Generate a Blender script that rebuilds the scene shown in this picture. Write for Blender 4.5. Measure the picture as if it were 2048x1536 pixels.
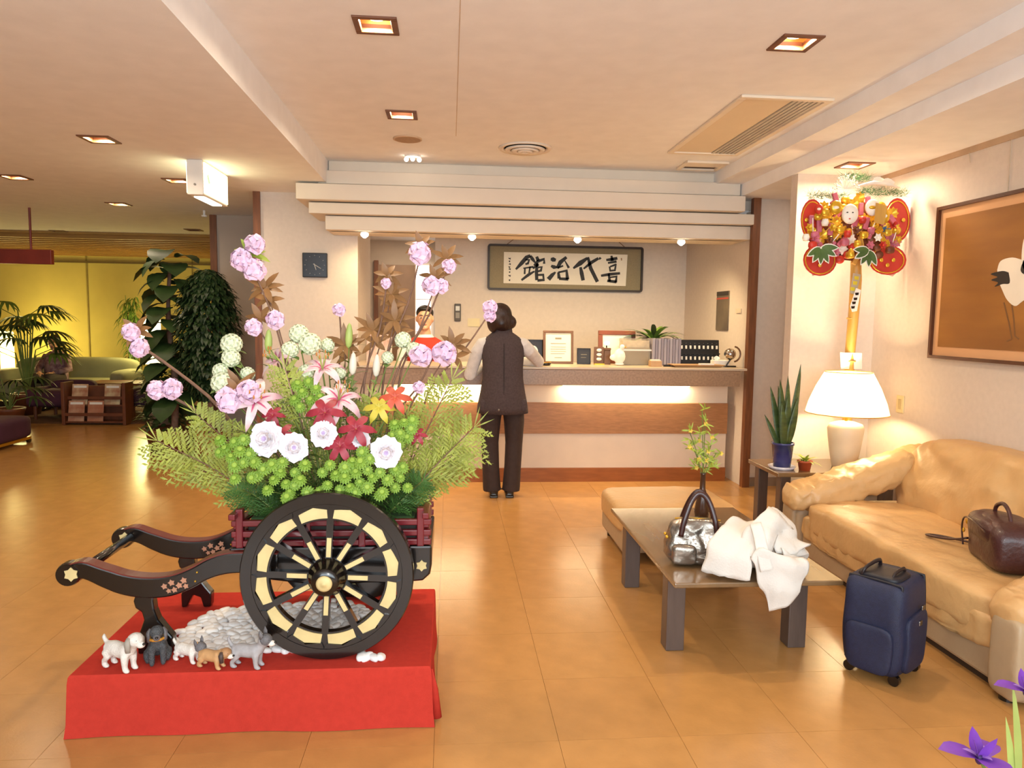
import bpy, math, random
from math import sin, cos, pi, radians, sqrt
from mathutils import Vector, Matrix, noise
rnd = random.Random(7)
SC = bpy.context.scene
for o in list(bpy.data.objects): bpy.data.objects.remove(o, do_unlink=True)
COL = SC.collection

# ------------------------------------------------------------------ camera
F_PX, PW, PH, EYE = 1450.0, 2048, 1536, 1.45
CR = Matrix(((0.9963, -0.0068, -0.0856), (-0.0849, 0.0890, -0.9924), (0.0144, 0.9960, 0.0881)))
def _ortho(m):
    z = m.col[2].normalized(); x = (m.col[0] - z * m.col[0].dot(z)).normalized(); y = z.cross(x)
    return Matrix((x, y, z)).transposed()
CR = _ortho(CR)
cam = bpy.data.cameras.new('camera'); camo = bpy.data.objects.new('camera', cam); COL.objects.link(camo)
cam.sensor_width = 36.0; cam.lens = F_PX * 36.0 / PW; cam.clip_start = 0.05; cam.clip_end = 100
camo.matrix_world = Matrix.Translation((0, 0, EYE)) @ CR.to_4x4()
SC.camera = camo
def at(px, py, Y):
    """point of the place at distance Y down the room that the photo shows at px, py"""
    r = CR @ Vector(((px - PW / 2) / F_PX, -(py - PH / 2) / F_PX, -1.0))
    t = Y / r.y
    return Vector((r.x * t, Y, EYE + r.z * t))

# ------------------------------------------------------------------ light
SC.view_settings.view_transform = 'Standard'; SC.view_settings.look = 'None'
SC.view_settings.gamma = 1.0; SC.view_settings.use_curve_mapping = False
SC.view_settings.exposure = 0.13
W = bpy.data.worlds.new('World'); SC.world = W; W.use_nodes = True
W.node_tree.nodes['Background'].inputs[0].default_value = (1.0, 0.95, 0.9, 1)
W.node_tree.nodes['Background'].inputs[1].default_value = 0.18
WARM = (1.0, 0.79, 0.55); COOL = (0.79, 0.92, 1.0)
def area(name, loc, size, power, color, rot=(0, 0, 0), size_y=None, shape='DISK', spread=180):
    l = bpy.data.lights.new(name, 'AREA'); l.energy = power; l.color = color; l.size = size
    if size_y: l.shape = 'RECTANGLE'; l.size_y = size_y
    else: l.shape = shape
    l.spread = radians(spread)
    o = bpy.data.objects.new(name, l); COL.objects.link(o); o.location = loc; o.rotation_euler = rot
    return o
# cool fill light added behind the photographer, tilted up to brighten the ceiling
area('rear_fill', (0.2, -2.6, 1.6), 6.0, 285, COOL, rot=(radians(122), 0, 0), size_y=2.2)
# the camera's own flash, beside the lens
area('camera_flash', (0.04, -0.06, EYE + 0.06), .05, 22, (1.0, 0.98, 0.97), rot=(radians(86), 0, radians(-4)))
P_DOWN = 16

# ------------------------------------------------------------------ helpers
def lin(h):
    h = h.lstrip('#'); r = []
    for i in (0, 2, 4):
        c = int(h[i:i + 2], 16) / 255
        r.append(c / 12.92 if c <= .04045 else ((c + .055) / 1.055) ** 2.4)
    return r
_mats = {}
def mat(name, col, rough=.5, metal=0., var=.12, vs=6., bump=0., bs=60., emit=0., spec=.5, trans=0., coat=0., col2=None, stretch=None, detail=4., alpha=1., sub=0.):
    if name in _mats: return _mats[name]
    m = bpy.data.materials.new(name); m.use_nodes = True; nt = m.node_tree; N = nt.nodes; L = nt.links
    b = N['Principled BSDF']; c = lin(col)
    tc = N.new('ShaderNodeTexCoord'); mp = N.new('ShaderNodeMapping'); L.new(tc.outputs['Object'], mp.inputs[0])
    if stretch: mp.inputs['Scale'].default_value = stretch
    if var > 0 or col2:
        n = N.new('ShaderNodeTexNoise'); n.inputs['Scale'].default_value = vs; n.inputs['Detail'].default_value = detail
        L.new(mp.outputs[0], n.inputs['Vector'])
        r = N.new('ShaderNodeValToRGB'); r.color_ramp.elements[0].position = .3; r.color_ramp.elements[1].position = .7
        d = lin(col2) if col2 else [x * (1 - var) for x in c]
        e = c if col2 else [min(1, x * (1 + var)) for x in c]
        r.color_ramp.elements[0].color = (*d, 1); r.color_ramp.elements[1].color = (*e, 1)
        L.new(n.outputs['Fac'], r.inputs[0]); L.new(r.outputs[0], b.inputs['Base Color'])
        if emit > 0: L.new(r.outputs[0], b.inputs['Emission Color'])
    else:
        b.inputs['Base Color'].default_value = (*c, 1); b.inputs['Emission Color'].default_value = (*c, 1)
    b.inputs['Roughness'].default_value = rough; b.inputs['Metallic'].default_value = metal
    b.inputs['Specular IOR Level'].default_value = spec
    b.inputs['Transmission Weight'].default_value = trans
    b.inputs['Coat Weight'].default_value = coat; b.inputs['Coat Roughness'].default_value = .08
    b.inputs['Emission Strength'].default_value = emit; b.inputs['Alpha'].default_value = alpha
    if sub: b.inputs['Subsurface Weight'].default_value = sub; b.inputs['Subsurface Radius'].default_value = (.02, .01, .006)
    if bump > 0:
        n2 = N.new('ShaderNodeTexNoise'); n2.inputs['Scale'].default_value = bs; n2.inputs['Detail'].default_value = 3
        L.new(mp.outputs[0], n2.inputs['Vector'])
        bp = N.new('ShaderNodeBump'); bp.inputs['Strength'].default_value = bump; bp.inputs['Distance'].default_value = .01
        L.new(n2.outputs['Fac'], bp.inputs['Height']); L.new(bp.outputs[0], b.inputs['Normal'])
    _mats[name] = m
    return m

class MB:
    """collects verts and faces of one mesh; X is a transform applied to what is added"""
    def __init__(s): s.v = []; s.f = []; s.X = None
    def add(s, vs, fs):
        k = len(s.v)
        if s.X is not None: vs = [s.X @ Vector(p) for p in vs]
        s.v.extend([tuple(p) for p in vs]); s.f.extend([tuple(i + k for i in q) for q in fs]); return s
    def box(s, x0, y0, z0, x1, y1, z1):
        return s.add([(x0,y0,z0),(x1,y0,z0),(x1,y1,z0),(x0,y1,z0),(x0,y0,z1),(x1,y0,z1),(x1,y1,z1),(x0,y1,z1)],
                     [(0,3,2,1),(4,5,6,7),(0,1,5,4),(1,2,6,5),(2,3,7,6),(3,0,4,7)])
    def loft(s, rings, cap=True, closed=False):
        n = len(rings[0]); vs = [p for r in rings for p in r]; fs = []
        m = len(rings)
        for i in range(m if closed else m - 1):
            a = i * n; b = ((i + 1) % m) * n
            for j in range(n): fs.append((a + j, a + (j + 1) % n, b + (j + 1) % n, b + j))
        if cap and not closed:
            fs.append(tuple(range(n - 1, -1, -1))); fs.append(tuple((m - 1) * n + j for j in range(n)))
        return s.add(vs, fs)
    def tube(s, pts, r, n=8, cap=True, flat=1.0, closed=False):
        pts = [Vector(p) for p in pts]; k = len(pts)
        if not hasattr(r, '__len__'): r = [r] * k
        rings = []; up = None
        for i in range(k):
            if closed: t = pts[(i + 1) % k] - pts[i - 1]
            else: t = pts[min(i + 1, k - 1)] - pts[max(i - 1, 0)]
            t = t.normalized() if t.length > 1e-9 else Vector((0, 0, 1))
            if up is None:
                up = Vector((0, 0, 1)) if abs(t.z) < .9 else Vector((0, 1, 0))
            x = t.cross(up)
            if x.length < 1e-6: x = t.orthogonal()
            x.normalize(); y = x.cross(t).normalized(); up = y
            rings.append([pts[i] + (x * cos(2*pi*j/n) + y * sin(2*pi*j/n) * flat) * r[i] for j in range(n)])
        return s.loft(rings, cap, closed)
    def cyl(s, p0, p1, r0, r1=None, n=16): return s.tube([p0, p1], [r0, r0 if r1 is None else r1], n)
    def lathe(s, prof, n=24, c=(0, 0, 0), axis='z'):
        c = Vector(c); rings = []
        for r, h in prof:
            ring = []
            for j in range(n):
                a = 2*pi*j/n
                p = Vector((r*cos(a), r*sin(a), h)) if axis == 'z' else (Vector((r*cos(a), h, -r*sin(a))) if axis == 'y' else Vector((h, r*cos(a), r*sin(a))))
                ring.append(c + p)
            rings.append(ring)
        return s.loft(rings)
    def prism(s, poly, fn, d0, d1):
        """poly of (u,v); fn(u,v,d)->point"""
        n = len(poly)
        vs = [fn(u, v, d0) for u, v in poly] + [fn(u, v, d1) for u, v in poly]
        fs = [tuple(range(n - 1, -1, -1)), tuple(range(n, 2*n))] + [(i, (i+1) % n, n + (i+1) % n, n + i) for i in range(n)]
        return s.add(vs, fs)
    def ell(s, c, rx, ry=None, rz=None, n=12, m=8, R=None):
        ry = rx if ry is None else ry; rz = rx if rz is None else rz; c = Vector(c)
        vs = []; fs = []
        for i in range(m + 1):
            t = pi * i / m
            for j in range(n):
                a = 2*pi*j/n; p = Vector((rx*sin(t)*cos(a), ry*sin(t)*sin(a), rz*cos(t)))
                vs.append(c + (R @ p if R else p))
        for i in range(m):
            for j in range(n):
                fs.append((i*n+j, (i+1)*n+j, (i+1)*n+(j+1) % n, i*n+(j+1) % n))
        return s.add(vs, fs)
    def leaf(s, p, d, nrm, L, w, bend=.3, segs=4, fold=.15, tip=1.0, wave=0., q=.8, e=.75):
        """blade from p along d; bends away from nrm; pointed ellipse outline"""
        p = Vector(p); d = Vector(d).normalized(); nrm = Vector(nrm); nrm = (nrm - d * nrm.dot(d))
        nrm = nrm.normalized() if nrm.length > 1e-6 else d.orthogonal().normalized()
        sd = d.cross(nrm); vs = []; fs = []
        for i in range(segs + 1):
            t = i / segs; ww = w * .5 * (max(0., sin(pi * min(1, t ** q * .96 + .04))) ** e if tip else 1)
            a = bend * t; c = p + (d * cos(a * .6) - nrm * sin(a * .6)) * (L * t)
            up = nrm * (fold * ww + wave * sin(t * 9) * ww)
            vs += [c - sd * ww + up, c, c + sd * ww + up]
        for i in range(segs):
            k = 3 * i
            fs += [(k, k+1, k+4, k+3), (k+1, k+2, k+5, k+4)]
        return s.add(vs, fs)
    def pillow(s, c, sx, sy, sz, p=5, n=12, fn=None):
        """rounded box of half sizes; fn(point)->point deforms it"""
        vs = []; fs = []; idx = {}
        def vid(q):
            k = tuple(round(t * n) for t in q)
            if k not in idx:
                a = max(1e-9, (abs(q[0])**p + abs(q[1])**p + abs(q[2])**p) ** (1.0 / p))
                pt = Vector((c[0] + sx*q[0]/a, c[1] + sy*q[1]/a, c[2] + sz*q[2]/a))
                if fn: pt = Vector(fn(pt))
                idx[k] = len(vs); vs.append(pt)
            return idx[k]
        g = [-1 + 2*i/n for i in range(n + 1)]
        for ax in range(3):
            for sg in (-1, 1):
                for i in range(n):
                    for j in range(n):
                        qs = []
                        for (u, v) in ((g[i], g[j]), (g[i+1], g[j]), (g[i+1], g[j+1]), (g[i], g[j+1])):
                            q = [0, 0, 0]; q[ax] = sg; q[(ax+1) % 3] = u; q[(ax+2) % 3] = v; qs.append(vid(q))
                        fs.append(tuple(qs) if sg > 0 else tuple(reversed(qs)))
        return s.add(vs, fs)
    def ribbon(s, pts, ws, fn, d0, d1):
        """flat stroke with thickness on a plane; pts (u,v), widths"""
        n = len(pts); l = []; r = []
        for i in range(n):
            a = pts[max(0, i-1)]; b = pts[min(n-1, i+1)]; dx, dy = b[0]-a[0], b[1]-a[1]; q = sqrt(dx*dx+dy*dy) or 1
            nx, ny = -dy/q, dx/q; w = ws[i] * .5
            l.append((pts[i][0]+nx*w, pts[i][1]+ny*w)); r.append((pts[i][0]-nx*w, pts[i][1]-ny*w))
        vs = []; fs = []
        for i in range(n): vs += [fn(*l[i], d0), fn(*r[i], d0), fn(*l[i], d1), fn(*r[i], d1)]
        for i in range(n - 1):
            k = 4*i
            fs += [(k, k+1, k+5, k+4), (k+2, k+6, k+7, k+3), (k, k+4, k+6, k+2), (k+1, k+3, k+7, k+5)]
        fs += [(0, 2, 3, 1), (4*n-4, 4*n-3, 4*n-1, 4*n-2)]
        return s.add(vs, fs)

def smooth_pts(pts, k=4):
    """Catmull-Rom through pts"""
    P = [Vector(p) for p in pts]; out = []
    for i in range(len(P) - 1):
        a = P[max(0, i-1)]; b = P[i]; c = P[i+1]; d = P[min(len(P)-1, i+2)]
        for j in range(k):
            t = j / k
            out.append(.5 * ((2*b) + (c-a)*t + (2*a-5*b+4*c-d)*t*t + (3*b-a-3*c+d)*t**3))
    out.append(P[-1]); return out

def obj(name, mb, m, parent=None, smooth=False, bevel=0., seg=2, remesh=0., subs=0, solid=0.):
    me = mb if isinstance(mb, bpy.types.Mesh) else bpy.data.meshes.new(name)
    if isinstance(mb, MB):
        me.from_pydata(mb.v, [], mb.f)
        if smooth: me.polygons.foreach_set('use_smooth', [True] * len(me.polygons))
        me.update()
    if m and not me.materials: me.materials.append(m)
    o = bpy.data.objects.new(name, me); COL.objects.link(o)
    if parent is not None: o.parent = parent
    if solid > 0: q = o.modifiers.new('solid', 'SOLIDIFY'); q.thickness = solid; q.offset = 0
    if remesh > 0:
        q = o.modifiers.new('remesh', 'REMESH'); q.mode = 'VOXEL'; q.voxel_size = remesh; q.use_smooth_shade = True
        q = o.modifiers.new('smooth', 'SMOOTH'); q.iterations = 3; q.factor = .5
    if bevel > 0:
        q = o.modifiers.new('bevel', 'BEVEL'); q.width = bevel; q.segments = seg; q.limit_method = 'ANGLE'; q.angle_limit = radians(40)
    if subs: q = o.modifiers.new('sub', 'SUBSURF'); q.levels = subs; q.render_levels = subs
    return o
def tag(o, label, cat, group=None):
    o['label'] = label; o['category'] = cat
    if group: o['group'] = group
    return o
def thing(name, label, cat, loc=(0, 0, 0), rz=0., group=None, rot=None):
    o = bpy.data.objects.new(name, None); COL.objects.link(o); o.location = loc
    o.rotation_euler = rot if rot else (0, 0, rz); o.empty_display_size = .05
    return tag(o, label, cat, group)
def struct(name, mb, m, parent=None, **k):
    o = obj(name, mb, m, parent, **k)
    if parent is None: o['kind'] = 'structure'
    return o
def dup(root, loc=None, rot=None, label=None, scale=None):
    r = root.copy(); COL.objects.link(r)
    if loc is not None: r.location = loc
    if rot is not None: r.rotation_euler = rot
    if scale is not None: r.scale = (scale,) * 3
    if label: r['label'] = label
    for ch in root.children:
        c = ch.copy(); COL.objects.link(c); c.parent = r
        for g in ch.children:
            d = g.copy(); COL.objects.link(d); d.parent = c
    return r
def B(*a): return MB().box(*a)
def plane_holes(x0, x1, y0, y1, z, holes, th=.03):
    xs = sorted({x0, x1, *[h[i] for h in holes for i in (0, 1)]}); ys = sorted({y0, y1, *[h[i] for h in holes for i in (2, 3)]})
    m = MB()
    for i in range(len(xs)-1):
        for j in range(len(ys)-1):
            cx, cy = (xs[i]+xs[i+1])/2, (ys[j]+ys[j+1])/2
            if any(h[0] < cx < h[1] and h[2] < cy < h[3] for h in holes): continue
            m.add([(xs[i],ys[j],z),(xs[i],ys[j+1],z),(xs[i+1],ys[j+1],z),(xs[i+1],ys[j],z)], [(0,1,2,3)])
    return m
# ------------------------------------------------------------------ materials of the room
M_WALL = mat('wall_paper', '#d8cabc', .85, var=.03, vs=30, bump=.12, bs=220)
M_CEIL = mat('ceiling_paint', '#f1eeec', .9, var=.03, vs=8, bump=.1, bs=260)
M_WOODD = mat('dark_trim_wood', '#7a4a2a', .45, var=.25, vs=5, stretch=(8, 8, 1))
M_FLOOR = mat('floor_vinyl', '#bd8b50', .24, var=.08, vs=9, bump=.05, bs=90, spec=.5, detail=8)
M_FLOOR2 = mat('floor_vinyl_worn', '#ba884e', .27, var=.09, vs=7, bump=.05, bs=90, detail=8)
M_JOINT = mat('floor_joint', '#ab7c42', .4)
M_LWALL = mat('lounge_wall', '#cdbb62', .85, var=.05, vs=3, bump=.1, bs=150)
M_BLACK = mat('black_lacquer', '#15100e', .22, var=.1, coat=.4)
M_WHITE = mat('white_plastic', '#ece8e0', .5, var=.02)
M_GOLD = mat('gold', '#d9a93a', .3, metal=.8, var=.1)

ZC, ZL, ZR = 2.72, 2.53, 2.52
XR = 3.10; XS = -1.0; YW = 6.6
# ------------------------------------------------------------------ floor
fl = struct('floor', B(-9, -3, -.08, 3.4, 13.6, -.004), M_JOINT)
T = .43; g = .0007; x0t, y0t = .385, 2.37
tm = {}
rest = MB(); cnt = 0
for i in range(-22, 8):
    for j in range(-13, 27):
        xa, ya = x0t + i*T, y0t + j*T
        xb, yb = xa + T, ya + T
        if xb < -8.9 or xa > 3.3 or ya < -2.9 or yb > 13.5: continue
        near = -3.1 < xa and xb < 3.3 and 2.2 < ya < 8.5
        if near and cnt < 300:
            k = (i*7 + j*13 + (i*j) % 5) % 3
            if k not in tm:
                o = obj('floor_tile', B(g, g, -.004, T-g, T-g, 0), M_FLOOR if k else M_FLOOR2, fl); tm[k] = o.data
            else:
                o = obj('floor_tile', tm[k], None, fl)
            o.location = (xa, ya, 0); cnt += 1
        else: rest.box(xa+g, ya+g, -.004, xb-g, yb-g, 0)
ro = obj('floor_tiles_far', rest, M_FLOOR, fl); ro['kind'] = 'stuff'
struct('floor_lounge', B(-9, 9.95, 0, -2.4, 13.5, .02), mat('lounge_carpet', '#5d3d24', .9, var=.2, vs=40))

# ------------------------------------------------------------------ ceilings, with square openings for the downlights
LS = .095
DL = dict(A=(-.33, 3.32, ZC), B=(-.31, 4.71, ZC), R=(1.55, 3.29, ZC), K=(2.70, 4.77, ZR),
          L1=(-2.074, 4.59, ZL), L2=(-3.31, 5.94, ZL), L3=(-2.095, 5.885, ZL), L4=(-3.105, 7.21, ZL),
          L5=(-5.0, 7.9, ZL), L6=(-3.1, 9.2, ZL), L7=(-4.9, 9.7, ZL))
for k_ in list(DL):
    if k_[0] == 'L': DL[k_] = (DL[k_][0]*1.0485, DL[k_][1]*1.0485, ZL)
hole = lambda k: (DL[k][0]-LS, DL[k][0]+LS, DL[k][1]-LS, DL[k][1]+LS)
cc = struct('ceiling', plane_holes(XS, 2.23, -3, 6.16, ZC, [hole('A'), hole('B'), hole('R')]), M_CEIL)
obj('ceiling_seam', B(.03, 1.5, ZC-.0012, .034, 5.2, ZC), mat('seam', '#c9b49c', .9), cc)
struct('ceiling_left', plane_holes(-9, XS-.02, -3, 10.2, ZL, [hole(k) for k in ('L1','L2','L3','L4','L5','L6','L7')]), M_CEIL)
struct('trim_1', B(XS-.02, -3, ZL, XS, 6.2, ZC), M_CEIL)
struct('ceiling_right', plane_holes(2.47, XR, -3, 6.3, ZR, [hole('K')]), M_CEIL)
b = MB(); b.box(2.23, -3, 2.62, 2.25, 6.16, ZC+.02); b.box(2.25, -3, 2.62, 2.45, 6.16, 2.64); b.box(2.45, -3, ZR, 2.47, 6.3, 2.64)
struct('trim_2', b, M_CEIL)
struct('ceiling_reception', B(-.82, 6.31, 2.40, 2.62, 7.95, 2.44), M_CEIL)
struct('ceiling_corridor', B(-1.6, 7.95, 2.40, -.0, 9.2, 2.44), M_CEIL)
# lounge ceiling of narrow wooden slats
lc = struct('ceiling_lounge', B(-9, 10.2, 2.50, -2.4, 13.5, 2.55), mat('lounge_ceiling', '#b08a48', .7, var=.1))
sm = None
for i in range(12):
    if sm is None: o = obj('slat', B(-9, 0, -.05, -2.4, .09, 0), mat('slat_wood', '#a9803f', .6, var=.2, stretch=(.4, 4, 4)), lc); sm = o.data
    else: o = obj('slat', sm, None, lc)
    o.location = (0, 10.25 + i*.27, 2.50)

# ------------------------------------------------------------------ walls
struct('wall_right', B(XR, -3, 0, XR+.1, 5.1, 2.8), M_WALL)
struct('wall_niche', B(2.47, 5.1, 0, XR+.1, 5.2, ZR), M_WALL)
struct('wall_recess', B(2.64, 6.18, 0, 3.5, 6.3, ZR), M_WALL)
struct('wall_recess_side', B(3.4, 5.2, 0, 3.5, 6.18, ZR), M_WALL)
struct('wall_reception_right', B(2.60, 6.18, 0, 2.64, 8.1, 2.42), M_WALL)
struct('trim_3', B(2.585, 6.12, 0, 2.65, 6.18, ZR), M_WOODD)
struct('wall_reception_back', B(-.165, 7.92, 0, 2.64, 8.0, 2.44), M_WALL)
struct('wall_clock', B(-1.66, YW, 0, -.82, 7.6, 2.6), M_WALL)
struct('trim_4', B(-1.715, YW-.02, 0, -1.655, YW+.06, 2.6), M_WOODD)
struct('wall_corridor', B(-1.6, 9.1, 0, .0, 9.2, 2.44), mat('corridor_wall', '#c4b29e', .85, var=.04))
struct('wall_corridor_left', B(-1.6, 7.6, 0, -1.5, 9.1, 2.44), _mats['corridor_wall'])
struct('wall_corridor_right', B(-.165, 8.0, 0, -.1, 9.1, 2.44), _mats['corridor_wall'])
struct('wall_side_back', B(-2.52, 8.2, 0, -1.6, 8.3, 2.6), mat('grey_panel', '#b9a796', .8, var=.03))
struct('trim_5', B(-2.59, 8.18, 0, -2.52, 8.25, 2.6), M_WOODD)
struct('wall_lounge_right', B(-2.52, 8.3, 0, -2.42, 13.5, 2.6), M_LWALL)
wl = struct('wall_lounge_back', B(-9, 13.5, 0, -2.3, 13.6, 2.6), M_LWALL)
for x in (-8.2, -6.4, -4.6):
    obj('panel_joint', B(x, 13.485, .02, x+.02, 13.5, 2.5), mat('joint_strip', '#9c8a42', .7), wl)
obj('picture_rail', B(-9, 13.46, 2.34, -2.4, 13.5, 2.37), mat('rail_wood', '#6d5a2c', .6), wl)
struct('wall_left', B(-9.1, -3, 0, -9, 13.6, 2.6), M_WALL)
struct('trim_6', B(XR-.012, -3, ZR-.035, XR, 5.1, ZR), mat('cornice', '#b79a7c', .7))
struct('baseboard_right', B(XR-.012, -3, 0, XR, 5.1, .08), mat('baseboard', '#8a7766', .6))
struct('baseboard_recess', B(2.65, 6.168, 0, 3.4, 6.18, .08), _mats['baseboard'])
struct('baseboard_clock', B(-1.655, YW-.012, 0, -.82, YW, .08), _mats['baseboard'])

# five stepped boards over the reception counter
sf = struct('trim_7', B(-1.0, 6.26, 2.17, 2.55, 6.30, ZC+.02), M_CEIL)
M_BOARD = mat('soffit_board', '#e3d5c2', .8, var=.02, bump=.08, bs=200)
for (xa, xb, y, za, zb) in ((-.995, 2.40, 6.14, 2.635, ZC), (-1.07, 2.44, 6.07, 2.525, 2.63), (-1.235, 2.47, 6.02, 2.388, 2.515), (-1.15, 2.585, 6.10, 2.29, 2.378), (-1.03, 2.585, 6.17, 2.170, 2.283)):
    obj('board', B(xa, y, za, xb, 6.30 if xa > -1.0 else YW - .005, zb), M_BOARD, sf, bevel=.006)
struct('wall_soffit', B(-1.0, 6.3, 2.44, 2.64, 6.7, 2.9), M_WALL)

# corridor doorway with the lit pane
dr = struct('door_1', B(-.88, 9.05, 0, -.43, 9.1, 2.1), mat('door_brown', '#9a7a5e', .5, var=.1))
obj('door_frame', B(-.93, 9.04, 0, -.88, 9.1, 2.15), M_WOODD, dr); obj('door_handle', MB().cyl((-.5, 9.03, .98), (-.5, 9.03, 1.1), .012), M_GOLD, dr)
wn = struct('window_1', B(-.42, 9.06, .9, -.24, 9.1, 2.1), mat('lit_pane', '#ffffff', .4, var=0, emit=2.6))
for z in (1.28, 1.68): obj('glazing_bar', B(-.42, 9.045, z, -.24, 9.06, z+.012), M_WHITE, wn)
area('passage_fill', (3.0, 5.65, ZR-.01), .25, 1.8, (1, .9, .78))  # unseen fill light, added to brighten the recess wall
area('corridor_fill', (-.6, 8.4, 2.38), .3, 6, WARM)  # added fill, hidden behind the header, lifts the dark corridor
# ------------------------------------------------------------------ square recessed downlights
M_DLW = mat('downlight_wood', '#6b3d20', .5, var=.2, vs=8)
M_BULB = mat('bulb_glow', '#ffe9c4', .4, var=0, emit=9)
M_BULBD = mat('bulb_unlit', '#b9a080', .3, var=0)
def downlight(key, label, power, lit=True):
    x, y, z = DL[key]
    t = thing('downlight', label, 'ceiling light', (x, y, z), group='square wooden downlights')
    f = MB(); a, c = LS, LS - .028
    for (q0, q1, q2, q3) in ((-a, -a, a, -c), (-a, c, a, a), (-a, -c, -c, c), (c, -c, a, c)): f.box(q0, q1, -.008, q2, q3, .03)
    obj('frame', f, M_DLW, t, bevel=.003)
    w = MB()
    for (q0, q1, q2, q3) in ((-a, -a, a, -a+.006), (-a, a-.006, a, a), (-a, -a, -a+.006, a), (a-.006, -a, a, a)): w.box(q0, q1, .03, q2, q3, .13)
    w.box(-a, -a, .13, a, a, .136)
    obj('housing', w, mat('downlight_housing', '#c98f4e', .35, metal=.6, var=.05), t)
    obj('bulb', MB().lathe([(.02, .13), (.03, .11), (.055, .06), (.055, .04), (.04, .03), (.0, .026)], 20), M_BULB if lit else M_BULBD, t, smooth=True)
    if lit: area('downlight_lamp', (x, y, z + .012), .11, power, WARM)
    return t
downlight('A', 'square wooden downlight nearest the top edge above the flower cart', P_DOWN)
downlight('B', 'square wooden downlight just before the round speaker grille', P_DOWN)
downlight('R', 'square wooden downlight above the coffee table beside the sofa', P_DOWN)
downlight('K', 'square wooden downlight above the festive rake ornament', P_DOWN * .9)
downlight('L1', 'square wooden downlight on the low ceiling before the lit sign box', P_DOWN * .8)
downlight('L2', 'square wooden downlight cut by the left picture edge', P_DOWN * .5)
downlight('L3', 'square wooden downlight half hidden behind the lit sign box', P_DOWN * .5)
downlight('L4', 'square wooden downlight left of and below the lit sign box', P_DOWN * .5)
downlight('L5', 'square wooden downlight above the hanging red sign', P_DOWN * .3)
downlight('L6', 'unlit wooden downlight above the big potted trees', 0, False)
downlight('L7', 'unlit wooden downlight over the lounge edge, left of the other unlit one', 0, False)

# ------------------------------------------------------------------ other ceiling fittings
t = thing('ceiling_speaker', 'round beige speaker grille in the ceiling before the reception', 'speaker', (-.31, 5.32, ZC))
obj('rim', MB().lathe([(.102, 0), (.102, -.008), (.09, -.012), (.09, 0)], 32), mat('grille_rim', '#c9a988', .6, var=.03), t, smooth=True)
obj('grille', MB().lathe([(.0, -.009), (.09, -.009), (.09, -.002), (0, -.002)], 32), mat('grille', '#a98a6a', .7, var=.3, vs=400), t)
t = thing('air_diffuser', 'round white ringed air diffuser in the middle of the ceiling', 'vent', (.545, 5.48, ZC))
for k, (r, h) in enumerate(((.20, 0), (.15, -.012), (.105, -.02), (.06, -.024))):
    obj('ring', MB().lathe([(r, h), (r-.012, h-.014), (r-.042, h-.006), (r-.042, h+.004)], 36), mat('diffuser', '#e3d5c2', .5, var=.02), t, smooth=True)
obj('cone', MB().lathe([(.0, -.03), (.03, -.024), (.02, .0), (0, 0)], 24), _mats['diffuser'], t, smooth=True)
t = thing('air_grille', 'long rectangular cream air conditioner panel in the ceiling', 'vent', (1.88, 4.74, ZC))
f = MB()
for q in ((-.27, -.70, .27, -.66), (-.27, .66, .27, .70), (-.27, -.66, -.23, .66), (.23, -.66, .27, .66)): f.box(q[0], q[1], -.016, q[2], q[3], 0)
obj('frame', f, mat('ac_panel', '#e6d6bf', .5, var=.02), t, bevel=.004)
obj('panel', B(-.23, -.66, -.006, .05, .66, 0), mat('ac_flat', '#dcc8a8', .5, var=.02), t)
for i in range(6): obj('louvre', MB().box(.055 + i*.029, -.66, -.012, .075 + i*.029, .66, -.002), mat('ac_louvre', '#b9ae9d', .45, var=.03), t)
t = thing('ceiling_vent', 'small square slotted vent in the ceiling corner by the stepped boards', 'vent', (2.02, 5.84, ZC))
f = MB()
for q in ((-.17, -.15, .17, -.12), (-.17, .12, .17, .15), (-.17, -.12, -.14, .12), (.14, -.12, .17, .12)): f.box(q[0], q[1], -.02, q[2], q[3], 0)
obj('frame', f, _mats['ac_panel'], t, bevel=.004)
obj('slot', B(-.14, .02, -.004, .14, .12, 0), mat('dark_slot', '#4a3522', .8), t); obj('flap', B(-.14, -.12, -.016, .14, .015, -.004), _mats['ac_panel'], t)
t = thing('triple_lamp', 'tiny ceiling fitting with three glowing bulbs before the stepped boards', 'lamp', (-.30, 5.86, ZC))
obj('plate', MB().lathe([(.0, -.012), (.06, -.012), (.065, 0), (0, 0)], 20), M_WHITE, t)
for dx in (-.05, 0, .05): obj('bulb', MB().ell((dx, -.02 * (dx == 0), -.03), .018, n=12, m=8), mat('small_bulb', '#fff4e0', .4, var=0, emit=6), t, smooth=True)
t = thing('sprinkler_head', 'tiny white sprinkler head under the low ceiling beside the lounge', 'sprinkler', (-2.54, 7.86, ZL))
obj('stem', MB().cyl((0, 0, 0), (0, 0, -.05), .012, n=10), M_WHITE, t); obj('cap', MB().lathe([(0, -.05), (.03, -.05), (.025, -.065), (0, -.07)], 14), M_WHITE, t)

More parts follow.
